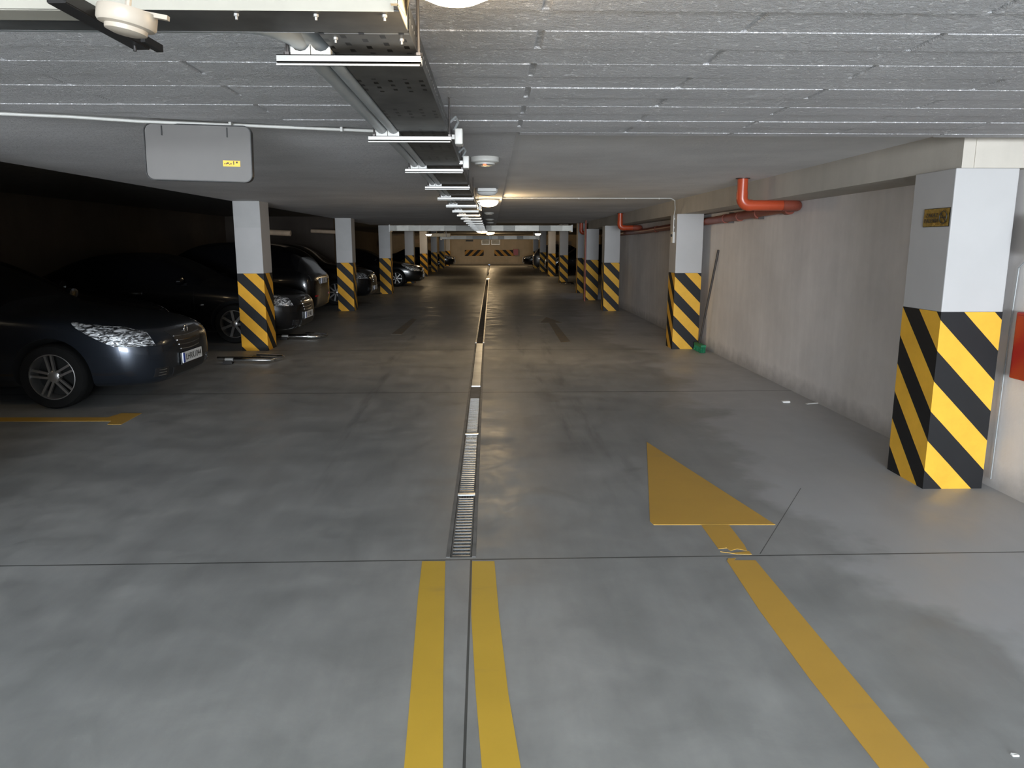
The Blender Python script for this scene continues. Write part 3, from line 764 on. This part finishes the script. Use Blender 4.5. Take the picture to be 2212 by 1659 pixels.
for y in (9.25, 10.4, 13.5):
    MB().box(3.283,y-.012,zz(y)-.07,3.352,y+.012,zz(y)+.075).build('pipe_clip', M['handle'], t)
tag(MB().tube([(2.70,21.6,0),(2.70,21.6,2.3)], .024, 12).build('red_standpipe', M['red_dull'], smooth=True), 'thin red upright pipe in front of the far striped pillar', 'pipe')

# broom
t = thing('broom', 'green headed broom with dark handle leaning on the right wall', 'broom', (0,0,0))
hb = Vector((3.205, 11.30, .10)); ht = Vector((3.34, 11.0, at_x(1551,540,3.34).z))
MB().tube([hb, ht], .017, 10).build('handle', M['handle'], t, smooth=True)
MB().tube([hb-Vector((.006,-.015,.07)), hb+(ht-hb)*.08], .018, 10).build('socket', M['handle'], t, smooth=True)
m = MB(); a = F(1493, 752); b = F(1522, 766); dd = (b-a).normalized(); nn = Vector((-dd.y, dd.x, 0))
hc = (a+b)/2+nn*.03
m.obox(hc+Vector((0,0,.10)), dd*.19, nn*.04, Vector((0,0,.018))); 
MBh = m.build('head', M['green'], t, bevel=.006)
m = MB()
for i in range(28):
    for j in range(5):
        q = hc+dd*(-.18+.36*i/27)+nn*(-.03+.015*j)
        e = q+nn*(random.uniform(-.012,.012)-.012)+dd*(random.uniform(-.01,.01)+(i-13.5)*.001)
        m.tube([q+Vector((0,0,.09)), Vector((e.x,e.y,.003))], .006, 4)
m.build('bristles', M['green'], t)
# right edge: extinguisher cabinet, grey lamp housing with cable
t = thing('fire_cabinet', 'red box on the wall at the right edge, beside the nearest pillar', 'fire cabinet', (3.35, 4.35, .98))
MB().box(-.055,-.24,-.21,0,.22,.21).build('body', M['red_box'], t, bevel=.008)
MB().box(-.060,-.22,-.19,-.056,.20,.19).build('door', M['red_box'], t, bevel=.003)
t = thing('round_fitting', 'grey rounded fitting with thin cable on the wall above the red box', 'wall fitting', (3.346, 4.42, 1.66))
MB().lathe([(.13,0),(.13,-.05),(.115,-.085),(0,-.1)], (0,0,0), 'x', 28).build('housing', M['dimglass'], t, smooth=True)
MB().tube([(-.01,.10,-.08),(-.01,.235,-.2),(-.01,.25,-.6),(-.01,.255,-1.6)], .004, 8).build('cable', M['pipe_grey'], t)
# gold notice
pc = (at_x(1996, 472, 2.87)+at_x(2053, 468, 2.87))/2
t = thing('no_smoking_notice', 'crumpled gold foil no smoking sticker on the nearest pillar', 'notice', (2.869, pc.y, pc.z))
hy = abs(at_x(1998, 472, 2.87).y-at_x(2053, 468, 2.87).y)/2; hz = .055
me = bpy.data.meshes.new('foil'); vs = []; fs = []
NX, NZ = 16, 10
for j in range(NZ+1):
    for i in range(NX+1):
        vs.append((-.0025-random.random()*.0035, -hy+2*hy*i/NX, -hz+2*hz*j/NZ))
for j in range(NZ):
    for i in range(NX):
        k = j*(NX+1)+i; fs.append((k,k+1,k+NX+2,k+NX+1))
me.from_pydata(vs, [], fs); link('foil', me, M['gold'], t)
MB().box(-.002,-hy-.004,-hz-.004,.0005,hy+.004,hz+.004).build('backing', M['black'], t)
for body, z in (('ZAKAZ', .014), ('PALENIA', -.02)):
    text_mesh('lettering', body, .036, M['black'], t, (-.0075, .045, z), (PI/2, 0, -PI/2), 1.15)
m = MB().tube([(-.0075, -.08+.038*math.cos(2*PI*k/24), .038*math.sin(2*PI*k/24)) for k in range(25)], .0028, 6)
m.obox((-.0075,-.08,0),(.001,0,0),(0,.026,.026),(0,.002,-.002)).obox((-.0075,-.08,-.002),(.001,0,0),(0,.026,0),(0,0,.0035))
m.build('no_smoking_symbol', M['black'], t)
# litter
def crumb(name, px, py, sx, sy, sz, label, rz=0, mat='dust'):
    p = F(px, py); m = MB(); m.obox((0,0,sz/2),(sx/2,0,0),(0,sy/2,0),(0,0,sz/2)); bmv = []
    m.v = [(v[0]*random.uniform(.7,1.1), v[1]*random.uniform(.7,1.1), v[2] if v[2] < .001 else v[2]*random.uniform(.6,1)) for v in m.v]
    o = m.build(name, M[mat], bevel=min(sx,sy,sz)*.2); o.location = (p.x,p.y,0); o.rotation_euler = (0,0,rz); tag(o, label, 'litter')
crumb('pebble', 1697, 869, .10, .06, .022, 'pale chunk of mortar on the floor by the right wall')
crumb('paper_scrap', 1754, 872, .14, .035, .012, 'white paper scrap on the floor, right of the mortar chunk', .3)
crumb('paper_scrap', 2192, 1632, .022, .014, .006, 'tiny white crumb in the bottom right corner')

# ---------------------------------------------------------------- ducts and the far hall
def duct(label, x0, x1, y, z0, z1, depth):
    t = thing('air_duct', label, 'air duct', (0, y, 0))
    MB().box(x0, 0, z0, x1, depth, z1).build('casing', M['duct'], t)
    n = int((x1-x0)/2.4)
    for i in range(n+1):
        x = x0+(x1-x0)*i/n; MB().box(x-.02,-.03,z0-.03,x+.02,depth+.03,z1+.02).build('flange', M['galv'], t)
    for i in range(n+1):
        x = x0+.3+(x1-x0-.6)*i/n; MB().tube([(x,-.02,z1),(x,-.02,2.5)], .008, 6).build('hanger', M['handle'], t)
duct('long galvanised air duct crossing the hall behind the third left pillar', -3.3, 2.62, 24.6, 2.06, 2.235, .5)
duct('second galvanised duct, lower in view, before the end wall', -3.1, 2.9, 46.0, 1.97, 2.18, .6)
t = thing('duct_stub', 'dark duct piece hanging left behind the long duct', 'air duct', (0,40,0))
MB().box(-3.6, 0, 2.05, -2.2, .4, 2.22).build('casing', M['tarp'], t)
for x in (-3.4, -2.4): MB().box(x-.02,-.01,2.03,x+.02,0,2.51).build('hanger', M['handle'], t)
YB = 64.97
for (x0, x1, sgn, lab) in ((1004, 1045, -1, 'left hazard striped board on the end wall'), (1068, 1112, 1, 'right hazard striped board on the end wall')):
    a, b = at_y(x0, 540, YB), at_y(x1, 553, YB)
    me = bpy.data.meshes.new('hazard_board'); bx = [(a.x,YB-.03,b.z),(b.x,YB-.03,b.z),(b.x,YB-.03,a.z),(a.x,YB-.03,a.z),(a.x,YB,b.z),(b.x,YB,b.z),(b.x,YB,a.z),(a.x,YB,a.z)]
    fs = [(0,1,2,3),(1,5,6,2),(4,0,3,7),(3,2,6,7),(0,4,5,1)]
    me.from_pydata(bx, [], fs); uv = me.uv_layers.new(name='uv'); k = 0
    for f in fs:
        for i in f: uv.data[k].uv = (sgn*bx[i][0]*1.0+20, bx[i][2]); k += 1
    tag(link('hazard_board', me, M['chev']), lab, 'hazard board', 'boards on the end wall')
for (x0, x1, lab) in ((1040, 1058, 'left grey vent in the end wall'), (1061, 1080, 'right grey vent in the end wall')):
    a, b = at_y(x0, 518, YB), at_y(x1, 529, YB); t = thing('wall_vent', lab, 'vent', (0,0,0), 0, 'vents in the end wall')
    MB().box(a.x, YB-.06, b.z, b.x, YB, a.z).build('frame', M['galv'], t)
    MB().box(a.x+.06, YB-.075, b.z+.08, b.x-.06, YB-.055, a.z-.03).build('louvre', M['tarp'], t)
a, b = at_y(1006, 518, YB), at_y(1022, 521.5, YB); tag(MB().box(a.x,YB-.05,b.z,b.x,YB,a.z).build('wall_slot', M['black']), 'dark narrow slot high on the end wall, left of the vents', 'plate')  # black box stands in for the dark inside of a slot
for (x0,x1,y0,y1,Y,lab) in ((872,941,517,525,61,'pale horizontal board behind the far left pillars'),(870,940,505.5,509,62,'thin pale strip high behind the far left pillars'),
                      (1196,1235,521,537,52,'pale panel cut by the far right pillar')):
    a, b = at_y(x0,y0,Y), at_y(x1,y1,Y); tag(MB().box(a.x,Y,b.z,b.x,Y+.1,a.z).build('wall_board', M['lightboard']), lab, 'board')
a, b = at_y(1110,538,63.5), at_y(1120,552,63.5); t = thing('red_cabinet','reddish cabinet on the end wall right of the striped boards','cabinet',((a.x+b.x)/2,64.7,0))
MB().box(-.22,-.1,b.z,.22,.25,a.z).build('body', M['redcab'], t); MB().box(-.18,-.12,b.z+.05,.18,-.1,a.z-.05).build('door', M['red_box'], t)
# pipes and lintel seen in the left bays
tag(MB().tube([at_y(535,500,17.5), at_y(628,504,17.5)], .065, 12).build('ceiling_pipe', M['lightboard'], smooth=True), 'dim brown pipe behind the nearest left pillar', 'pipe')
tag(MB().tube([at_y(672,499,24.2), at_y(742,502,24.2)], .06, 12).build('ceiling_pipe', M['lightboard'], smooth=True), 'pale jointed pipe left of the second left pillar', 'pipe')

# parking barriers (fold-down chrome hoops)
def barrier(label, x, y, rz=0):
    t = thing('parking_barrier', label, 'parking barrier', (x,y,0), rz, 'folded floor barriers')
    r = .022
    hoop = [(-.58,-.21,.055),(-.12,-.21,.055)]+arc((-.12,0,.055), .21, -PI/2, PI/2, (1,0,0),(0,1,0), 10)+[(-.50,.23,.055)]
    hoop = [(-.52,-.20,.06),(-.1,-.20,.05),(0,-.17,.045),(.10,.10,.04),(.08,.19,.045),(-.02,.22,.05),(-.30,.22,.06)]
    MB().tube(hoop, r, 12).build('hoop', M['chrome'], t, smooth=True)
    MB().tube([(-.78,.0,.05),(.04,-.02,.05)], r, 12).build('arm', M['chrome'], t, smooth=True)
    MB().box(-.62,-.25,0,-.50,-.15,.05).box(-.36,.17,0,-.26,.27,.05).build('foot', M['black_rod'], t, bevel=.005)
    MB().tube([(-.60,-.2,.06),(-.49,-.2,.06)], .026, 12).build('lock', M['galv'], t, smooth=True)
    MB().tube([(.03,-.12,.04),(.10,.10,.03)], .012, 8).build('crossbar', M['black_rod'], t)
    return t
b0 = barrier('folded chrome parking barrier in front of the nearest left pillar', -3.06, 10.35)
dup(b0, (-3.02, 13.0, 0), 0, 'folded chrome parking barrier behind the nearest left pillar, under a car nose')
dup(b0, (3.0, 31.0, 0), -2.2, 'chrome parking barrier on the far right, at the slim striped pillar')

# ================================================================ CARS
PROF = {
 # x, half width, z bottom, z shoulder, z top, roof half width ratio
 'sedan': [(0,.48,.30,.55,.62,.5),(-.05,.66,.22,.62,.72,.5),(-.14,.78,.18,.68,.77,.5),(-.32,.87,.17,.75,.83,.5),(-.62,.915,.17,.82,.89,.5),
   (-1.0,.93,.17,.87,.95,.5),(-1.38,.93,.17,.90,1.0,.5),(-1.50,.93,.17,.91,1.03,.75),(-1.9,.93,.17,.93,1.25,.68),(-2.3,.93,.17,.95,1.44,.62),(-2.75,.93,.17,.96,1.50,.62),
   (-3.3,.93,.17,.97,1.47,.61),(-3.75,.925,.18,.98,1.36,.62),(-4.25,.90,.20,.98,1.10,.7),(-4.5,.88,.22,.97,1.04,.6),(-4.72,.82,.28,.92,1.0,.6),(-4.83,.66,.36,.82,.88,.6)],
 'suv': [(0,.48,.34,.62,.74,.5),(-.05,.66,.26,.72,.86,.5),(-.14,.78,.22,.80,.92,.5),(-.32,.87,.21,.86,.98,.5),(-.62,.91,.21,.91,1.03,.5),
   (-1.0,.93,.21,.95,1.08,.5),(-1.25,.93,.21,.98,1.12,.5),(-1.35,.93,.21,1.0,1.16,.78),(-1.7,.93,.21,1.01,1.42,.74),(-2.05,.93,.21,1.02,1.62,.71),(-2.6,.93,.21,1.03,1.68,.71),
   (-3.3,.93,.21,1.04,1.66,.70),(-3.9,.92,.22,1.05,1.60,.70),(-4.25,.90,.24,1.04,1.36,.74),(-4.4,.88,.26,1.02,1.12,.7),(-4.5,.82,.30,.95,1.02,.6),(-4.55,.66,.38,.85,.92,.6)]}
def wheel(parent, x, side, yw, R=.325, spokes=5, double=True, alloy='alloy'):
    w_ = bpy.data.objects.new('wheel', None); COL.objects.link(w_); w_.parent = parent; w_.location = (x, side*yw, R); w_.empty_display_size = .1
    s = side
    rr = R*.70
    m = MB().lathe([(rr,-.11),(R*.93,-.115),(R*.985,-.09),(R,-.05),(R,.05),(R*.985,.09),(R*.93,.115),(rr,.11),(rr,-.11)], (0,0,0), 'y', 48, caps=False)
    m.build('tyre', M['tyre'], w_, smooth=True)
    m = MB().lathe([(rr*1.01,s*.105),(rr*.96,s*.108),(rr*.93,s*.085),(rr*.9,-s*.1)], (0,0,0), 'y', 48, caps=False)
    yo = s*.075
    for k in range(spokes):
        for e in ((-.17,.17) if double else (0,)):
            a = 2*PI*k/spokes+PI/2+.15
            d = Vector((math.cos(a),0,math.sin(a))); q = Vector((-math.sin(a),0,math.cos(a)))
            p_in = d*.05+q*(e*.13); p_out = d*rr*.95+q*(e*rr*.8)
            ax = (p_out-p_in)/2; wq = q*(.011 if double else .02)
            m.obox((p_in+p_out)/2+Vector((0,yo,0)), ax, wq, Vector((0,.014,0)))
    m.lathe([(0,s*.09),(.045,s*.088),(.06,s*.078),(.06,s*.03)], (0,0,0), 'y', 20)
    m.build('rim', M[alloy], w_, smooth=True)
    MB().lathe([(rr*.9,0),(0,.001)], (0,-s*.03,0), 'y', 32).build('brake_disc', M['arch'], w_)
    return w_
_car_mesh = {}
def car(label, kind, paint_mat, group=None, detail=True, plate=None, wheelkw={}, nose_light=True):
    prof = PROF[kind]; t = thing('car', label, 'car', (0,0,0), 0, group)
    n = 10; bm = bmesh.new(); rows = []
    for (x, hw, zb, sh, zt, rw) in prof:
        cabin = (zt-sh) > .11
        pts = [(0,zb),(hw*.82,zb),(hw*.975,zb+.09),(hw,zb*.45+sh*.55),(hw*.985,sh-.05),(hw*.93,sh)]
        if cabin: pts += [(hw*.90,sh+.03),(hw*(rw+.06),zt-.07),(hw*rw*.8,zt-.005),(0,zt)]
        else: pts += [(hw*.82,sh+(zt-sh)*.45),(hw*.62,sh+(zt-sh)*.75),(hw*.35,zt-.01),(0,zt)]
        left = [bm.verts.new((x, y, z)) for y, z in pts]
        right = [bm.verts.new((x, -y, z)) for y, z in pts[1:-1]]
        rows.append(left+right[::-1])
    m_ = len(rows[0])
    def glass(i, k):
        z0, z1 = prof[i], prof[i+1]; c0 = (z0[4]-z0[3]) > .11; c1 = (z1[4]-z1[3]) > .11
        kk = k if k < 9 else 17-k
        if not (c0 and c1): return False
        if kk == 6: return True
        if kk in (7, 8): return abs(z1[4]-z0[4]) > .09
        return False
    for i in range(len(rows)-1):
        for k in range(m_):
            f = bm.faces.new((rows[i][k], rows[i][(k+1)%m_], rows[i+1][(k+1)%m_], rows[i+1][k]))
            f.material_index = 1 if glass(i, k) else 0
    bm.faces.new(rows[0]); bm.faces.new(rows[-1][::-1])
    bmesh.ops.recalc_face_normals(bm, faces=bm.faces)
    me = bpy.data.meshes.new('hull'); bm.to_mesh(me); bm.free()
    for q in (paint_mat, M['glass'], M['arch']): me.materials.append(q)
    o = link('tmp_hull', me)
    sub = o.modifiers.new('s', 'SUBSURF'); sub.levels = 2; sub.render_levels = 2
    Lw = -prof[-1][0]; xw = (-1.0, -1.0-.575*Lw) if kind == 'sedan' else (-.92, -.92-.59*Lw)
    R = .325 if kind == 'sedan' else .345
    cut = MB()
    for x in xw:
        for s in (-1, 1): cut.lathe([(R*1.16,s*.60),(R*1.16,s*1.2)], (x,0,R*1.02), 'y', 40)
    cm = cut.build('tmp_cut', None) if False else None
    cme = bpy.data.meshes.new('cut'); cme.from_pydata(cut.v, [], cut.f)
    b2 = bmesh.new(); b2.from_mesh(cme); bmesh.ops.recalc_face_normals(b2, faces=b2.faces)
    for f in b2.faces: f.material_index = 2
    b2.to_mesh(cme); b2.free()
    for q in (paint_mat, M['glass'], M['arch']): cme.materials.append(q)
    co = link('tmp_cut', cme)
    bo = o.modifiers.new('b', 'BOOLEAN'); bo.object = co; bo.operation = 'DIFFERENCE'; bo.solver = 'EXACT'
    dg = bpy.context.evaluated_depsgraph_get(); dg.update()
    em = bpy.data.meshes.new_from_object(o.evaluated_get(dg))
    bpy.data.objects.remove(o); bpy.data.objects.remove(co)
    bm = bmesh.new(); bm.from_mesh(em); bvh = BVHTree.FromBMesh(bm); bm.free()
    for idx, nme, mt in ((0,'body',paint_mat),(1,'windows',M['glass']),(2,'wheel_arches',M['arch'])):
        b3 = bmesh.new(); b3.from_mesh(em)
        bmesh.ops.delete(b3, geom=[f for f in b3.faces if f.material_index != idx], context='FACES')
        for f in b3.faces: f.material_index = 0; f.smooth = True
        mm = bpy.data.meshes.new(nme); b3.to_mesh(mm); b3.free()
        if idx < 2: link(nme, mm, mt, t); continue
        for xa in xw:
            for s in (-1, 1):
                b4 = bmesh.new(); b4.from_mesh(mm)
                bmesh.ops.delete(b4, geom=[f for f in b4.faces if not (abs(f.calc_center_median().x-xa) < .8 and f.calc_center_median().y*s > 0)], context='FACES')
                m4 = bpy.data.meshes.new('wheel_arch'); b4.to_mesh(m4); b4.free()
                if len(m4.polygons): link('wheel_arch', m4, mt, t)
    for x in xw:
        for s in (-1, 1): wheel(t, x, s, .80, R, **wheelkw)
    def patch(name, org, dr, nu, nv, mat, off=.004, th=.012, parent=t, lab=None):
        g = []; 
        for j in range(nv+1):
            for i in range(nu+1):
                u, v = i/nu, j/nv; oo = Vector(org(u, v)); dd = Vector(dr(u, v)).normalized()
                loc, nr, _, _ = bvh.ray_cast(oo, dd)
                if loc is None: loc = oo+dd*.3; nr = -dd
                g.append((loc, -dd))
        vs = [l+n_*off for l, n_ in g]+[l-n_*th for l, n_ in g]; N = len(g); W = nu+1; fs = []
        for j in range(nv):
            for i in range(nu):
                k = j*W+i; fs += [(k,k+1,k+W+1,k+W),(N+k,N+k+W,N+k+W+1,N+k+1)]
        for i in range(nu): fs += [(i,N+i,N+i+1,i+1),(nv*W+i,nv*W+i+1,N+nv*W+i+1,N+nv*W+i)]
        for j in range(nv): fs += [(j*W,(j+1)*W,N+(j+1)*W,N+j*W),(j*W+nu,N+j*W+nu,N+(j+1)*W+nu,(j+1)*W+nu)]
        mm = MB(); mm.add(vs, fs); o_ = mm.build(name, mat, parent, smooth=True)
        if lab: o_['label'] = lab
        return o_
    dz = 0 if kind == 'sedan' else .10
    for s in (-1, 1):
        def org(u, v, s=s):
            zt_ = .86-.085*u-.06*max(0,u-.75)/.25*.6; zb_ = .85-.22*min(1,u/.55)-.025*u
            x_ = -.80+.62*u+(1-v)*.07*u
            return (x_+.2*u, s*(1.3-.42*u), zb_+(zt_-zb_)*v+dz)
        patch('headlight', org, lambda u, v, s=s: (-.75*u, -s*1, 0), 18, 6, M['headlight'], .006, .02)
    # grille
    patch('grille', lambda u, v: (.5, (-.40+.8*u)*(.62+.38*v), .50+.22*v+dz), lambda u, v: (-1,0,0), 16, 6, M['grille'], .004, .012)
    for k in range(4):
        vv = .05+.22*k
        patch('grille_slat', lambda u, v, vv=vv: (.5, (-.37+.74*u)*(.62+.38*vv), .50+.22*vv+dz-.012*math.sin(PI*u)+.009*v), lambda u, v: (-1,0,0), 16, 1, M['chrome'], .010, .002)
    patch('bumper_intake', lambda u, v: (.5, -.42+.84*u, .25+.09*v+dz), lambda u, v: (-1,0,0), 12, 3, M['grille'], .003, .01)
    for s in (-1, 1):
        patch('fog_light', lambda u, v, s=s: (.5-.1*u, s*(.52+.17*u), .28+.09*v+dz), lambda u, v: (-1,0,0), 5, 3, M['grille'], .004, .01)
        for k in range(3):
            patch('fog_slat', lambda u, v, s=s, k=k: (.5, s*(.56+.09*u), .29+.028*k+.006*v+dz), lambda u, v: (-1,0,0), 4, 1, M['chrome'], .008, .002)
        patch('mirror_base', lambda u, v, s=s: (-1.75-.08*u, s*1.4, .95+.04*v+dz), lambda u, v, s=s: (0,-s,0), 2, 2, M['grille'], .01, .01)
        MB().lathe([(0,-.05),(.06,-.045),(.085,0),(.075,.05),(0,.06)], (-1.80, s*1.0, 1.03+dz), 'x', 18, sx=1.25, sy=.75).build('mirror', paint_mat, t, smooth=True)
        for xx in (-2.45, -3.35):
            patch('door_handle', lambda u, v, s=s, xx=xx: (xx-.2*u, s*1.4, .82+.025*v+dz), lambda u, v, s=s: (0,-s,0), 5, 2, M['chrome'] if kind=='sedan' else paint_mat, .018, .004)
        for xx in (-1.62, -2.75, -3.62):
            patch('door_gap', lambda u, v, s=s, xx=xx: (xx+.006*u, s*1.4, .30+.55*v+dz), lambda u, v, s=s: (0,-s,0), 1, 10, M['arch'], .0012, .002)
        patch('indicator', lambda u, v, s=s: (-1.46-.07*u, s*1.4, .63+.025*v+dz), lambda u, v, s=s: (0,-s,0), 3, 1, M['headlight'], .006, .002)
        patch('tail_light', lambda u, v, s=s: (-Lw-.5, s*(.55+.25*u), .78+.12*v+dz), lambda u, v: (1,0,0), 5, 3, M['grille'], .006, .01)
        patch('reflector', lambda u, v, s=s: (-Lw-.5, s*(.50+.2*u), .44+.035*v+dz), lambda u, v: (1,0,0), 4, 2, M['tail'], .008, .004)
    # emblem ring with a slanting bolt
    l0, _, _, _ = bvh.ray_cast(Vector((.5,0,.70+dz)), Vector((-1,0,0)))
    if l0:
        ex = l0.x+.016
        m = MB().tube([(ex,.045*math.cos(2*PI*k/24),.70+dz+.045*math.sin(2*PI*k/24)) for k in range(25)], .007, 8)
        m.obox((ex,0,.70+dz),(.005,0,0),(0,.055,.006),(0,0,.006))
        m.build('emblem', M['chrome'], t, smooth=True)
    # plates
    for (xo, dx, z) in ((.5,-1,.415+dz*.3),(-Lw-.5,1,.76+dz)):
        l0, _, _, _ = bvh.ray_cast(Vector((xo,0,z)), Vector((dx,0,0)))
        xx = l0.x-dx*.022
        pl_ = MB().obox((0,0,0),(.006,0,0),(0,.26,0),(0,0,.057)).build('license_plate', M['platew'], t, bevel=.003); pl_.location = (xx,0,z)
        sg = -dx
        MB().obox((sg*.0066,-sg*.232,0),(.0008,0,0),(0,.022,0),(0,0,.052)).build('blue_band', M['plateb'], pl_)
        if plate: text_mesh('lettering', plate, .098, M['black'], pl_, (sg*.0074, sg*.022, -.002), (PI/2,0,PI/2*sg), .96)
        MB().obox((-sg*.012,0,-.01),(.006,0,0),(0,.27,0),(0,0,.062)).build('plate_holder', M['grille'], pl_)
    return t
carA = car('slate blue hatchback with pale headlight glass and readable plate, nearest left', 'sedan', M['car_slate'], plate='LHRK1044')
carA.location = (-3.33, 8.2, 0)
carB = car('black sedan parked behind the nearest left pillar, nose out', 'sedan', M['car_black'], wheelkw=dict(spokes=7, double=False), plate='LU 4K1')
carB.location = (-3.25, 13.2, 0)
dup(carB, (-4.55, 10.15, 0), 0, 'black car in deep shadow between the slate car and the nearest left pillar')
carE = car('black tall car whose wheel shows left of the second left pillar', 'suv', M['car_black'], wheelkw=dict(spokes=9, double=False), plate='K1')
carE.location = (-3.3, 21.2, 0)
dup(carE, (-8.2, 16.3, 0), PI, 'black car parked rear outwards, red reflector, before the second left pillar')
dup(carB, (-2.75, 30.4, 0), 0, 'glossy black car with bright star spokes beyond the third left pillar')
dup(carB, (-2.75, 56.5, 0), 0, 'smallest far car on the left at the end wall')
dup(carE, (3.05, 43.0, 0), PI, 'dark car nose out between far right pillars, headlights glinting')
dup(carB, (2.35, 57.0, 0), PI, 'black car farthest right before the end wall striped board')
carS = car('dull grey far right car with glowing red tail reflector', 'suv', M['car_silver'], plate='S')
carS.location = (7.3, 50.2, 0)
for c_ in [c for c in bpy.data.objects if c.get('category') == 'car']: c_['group'] = 'parked cars'
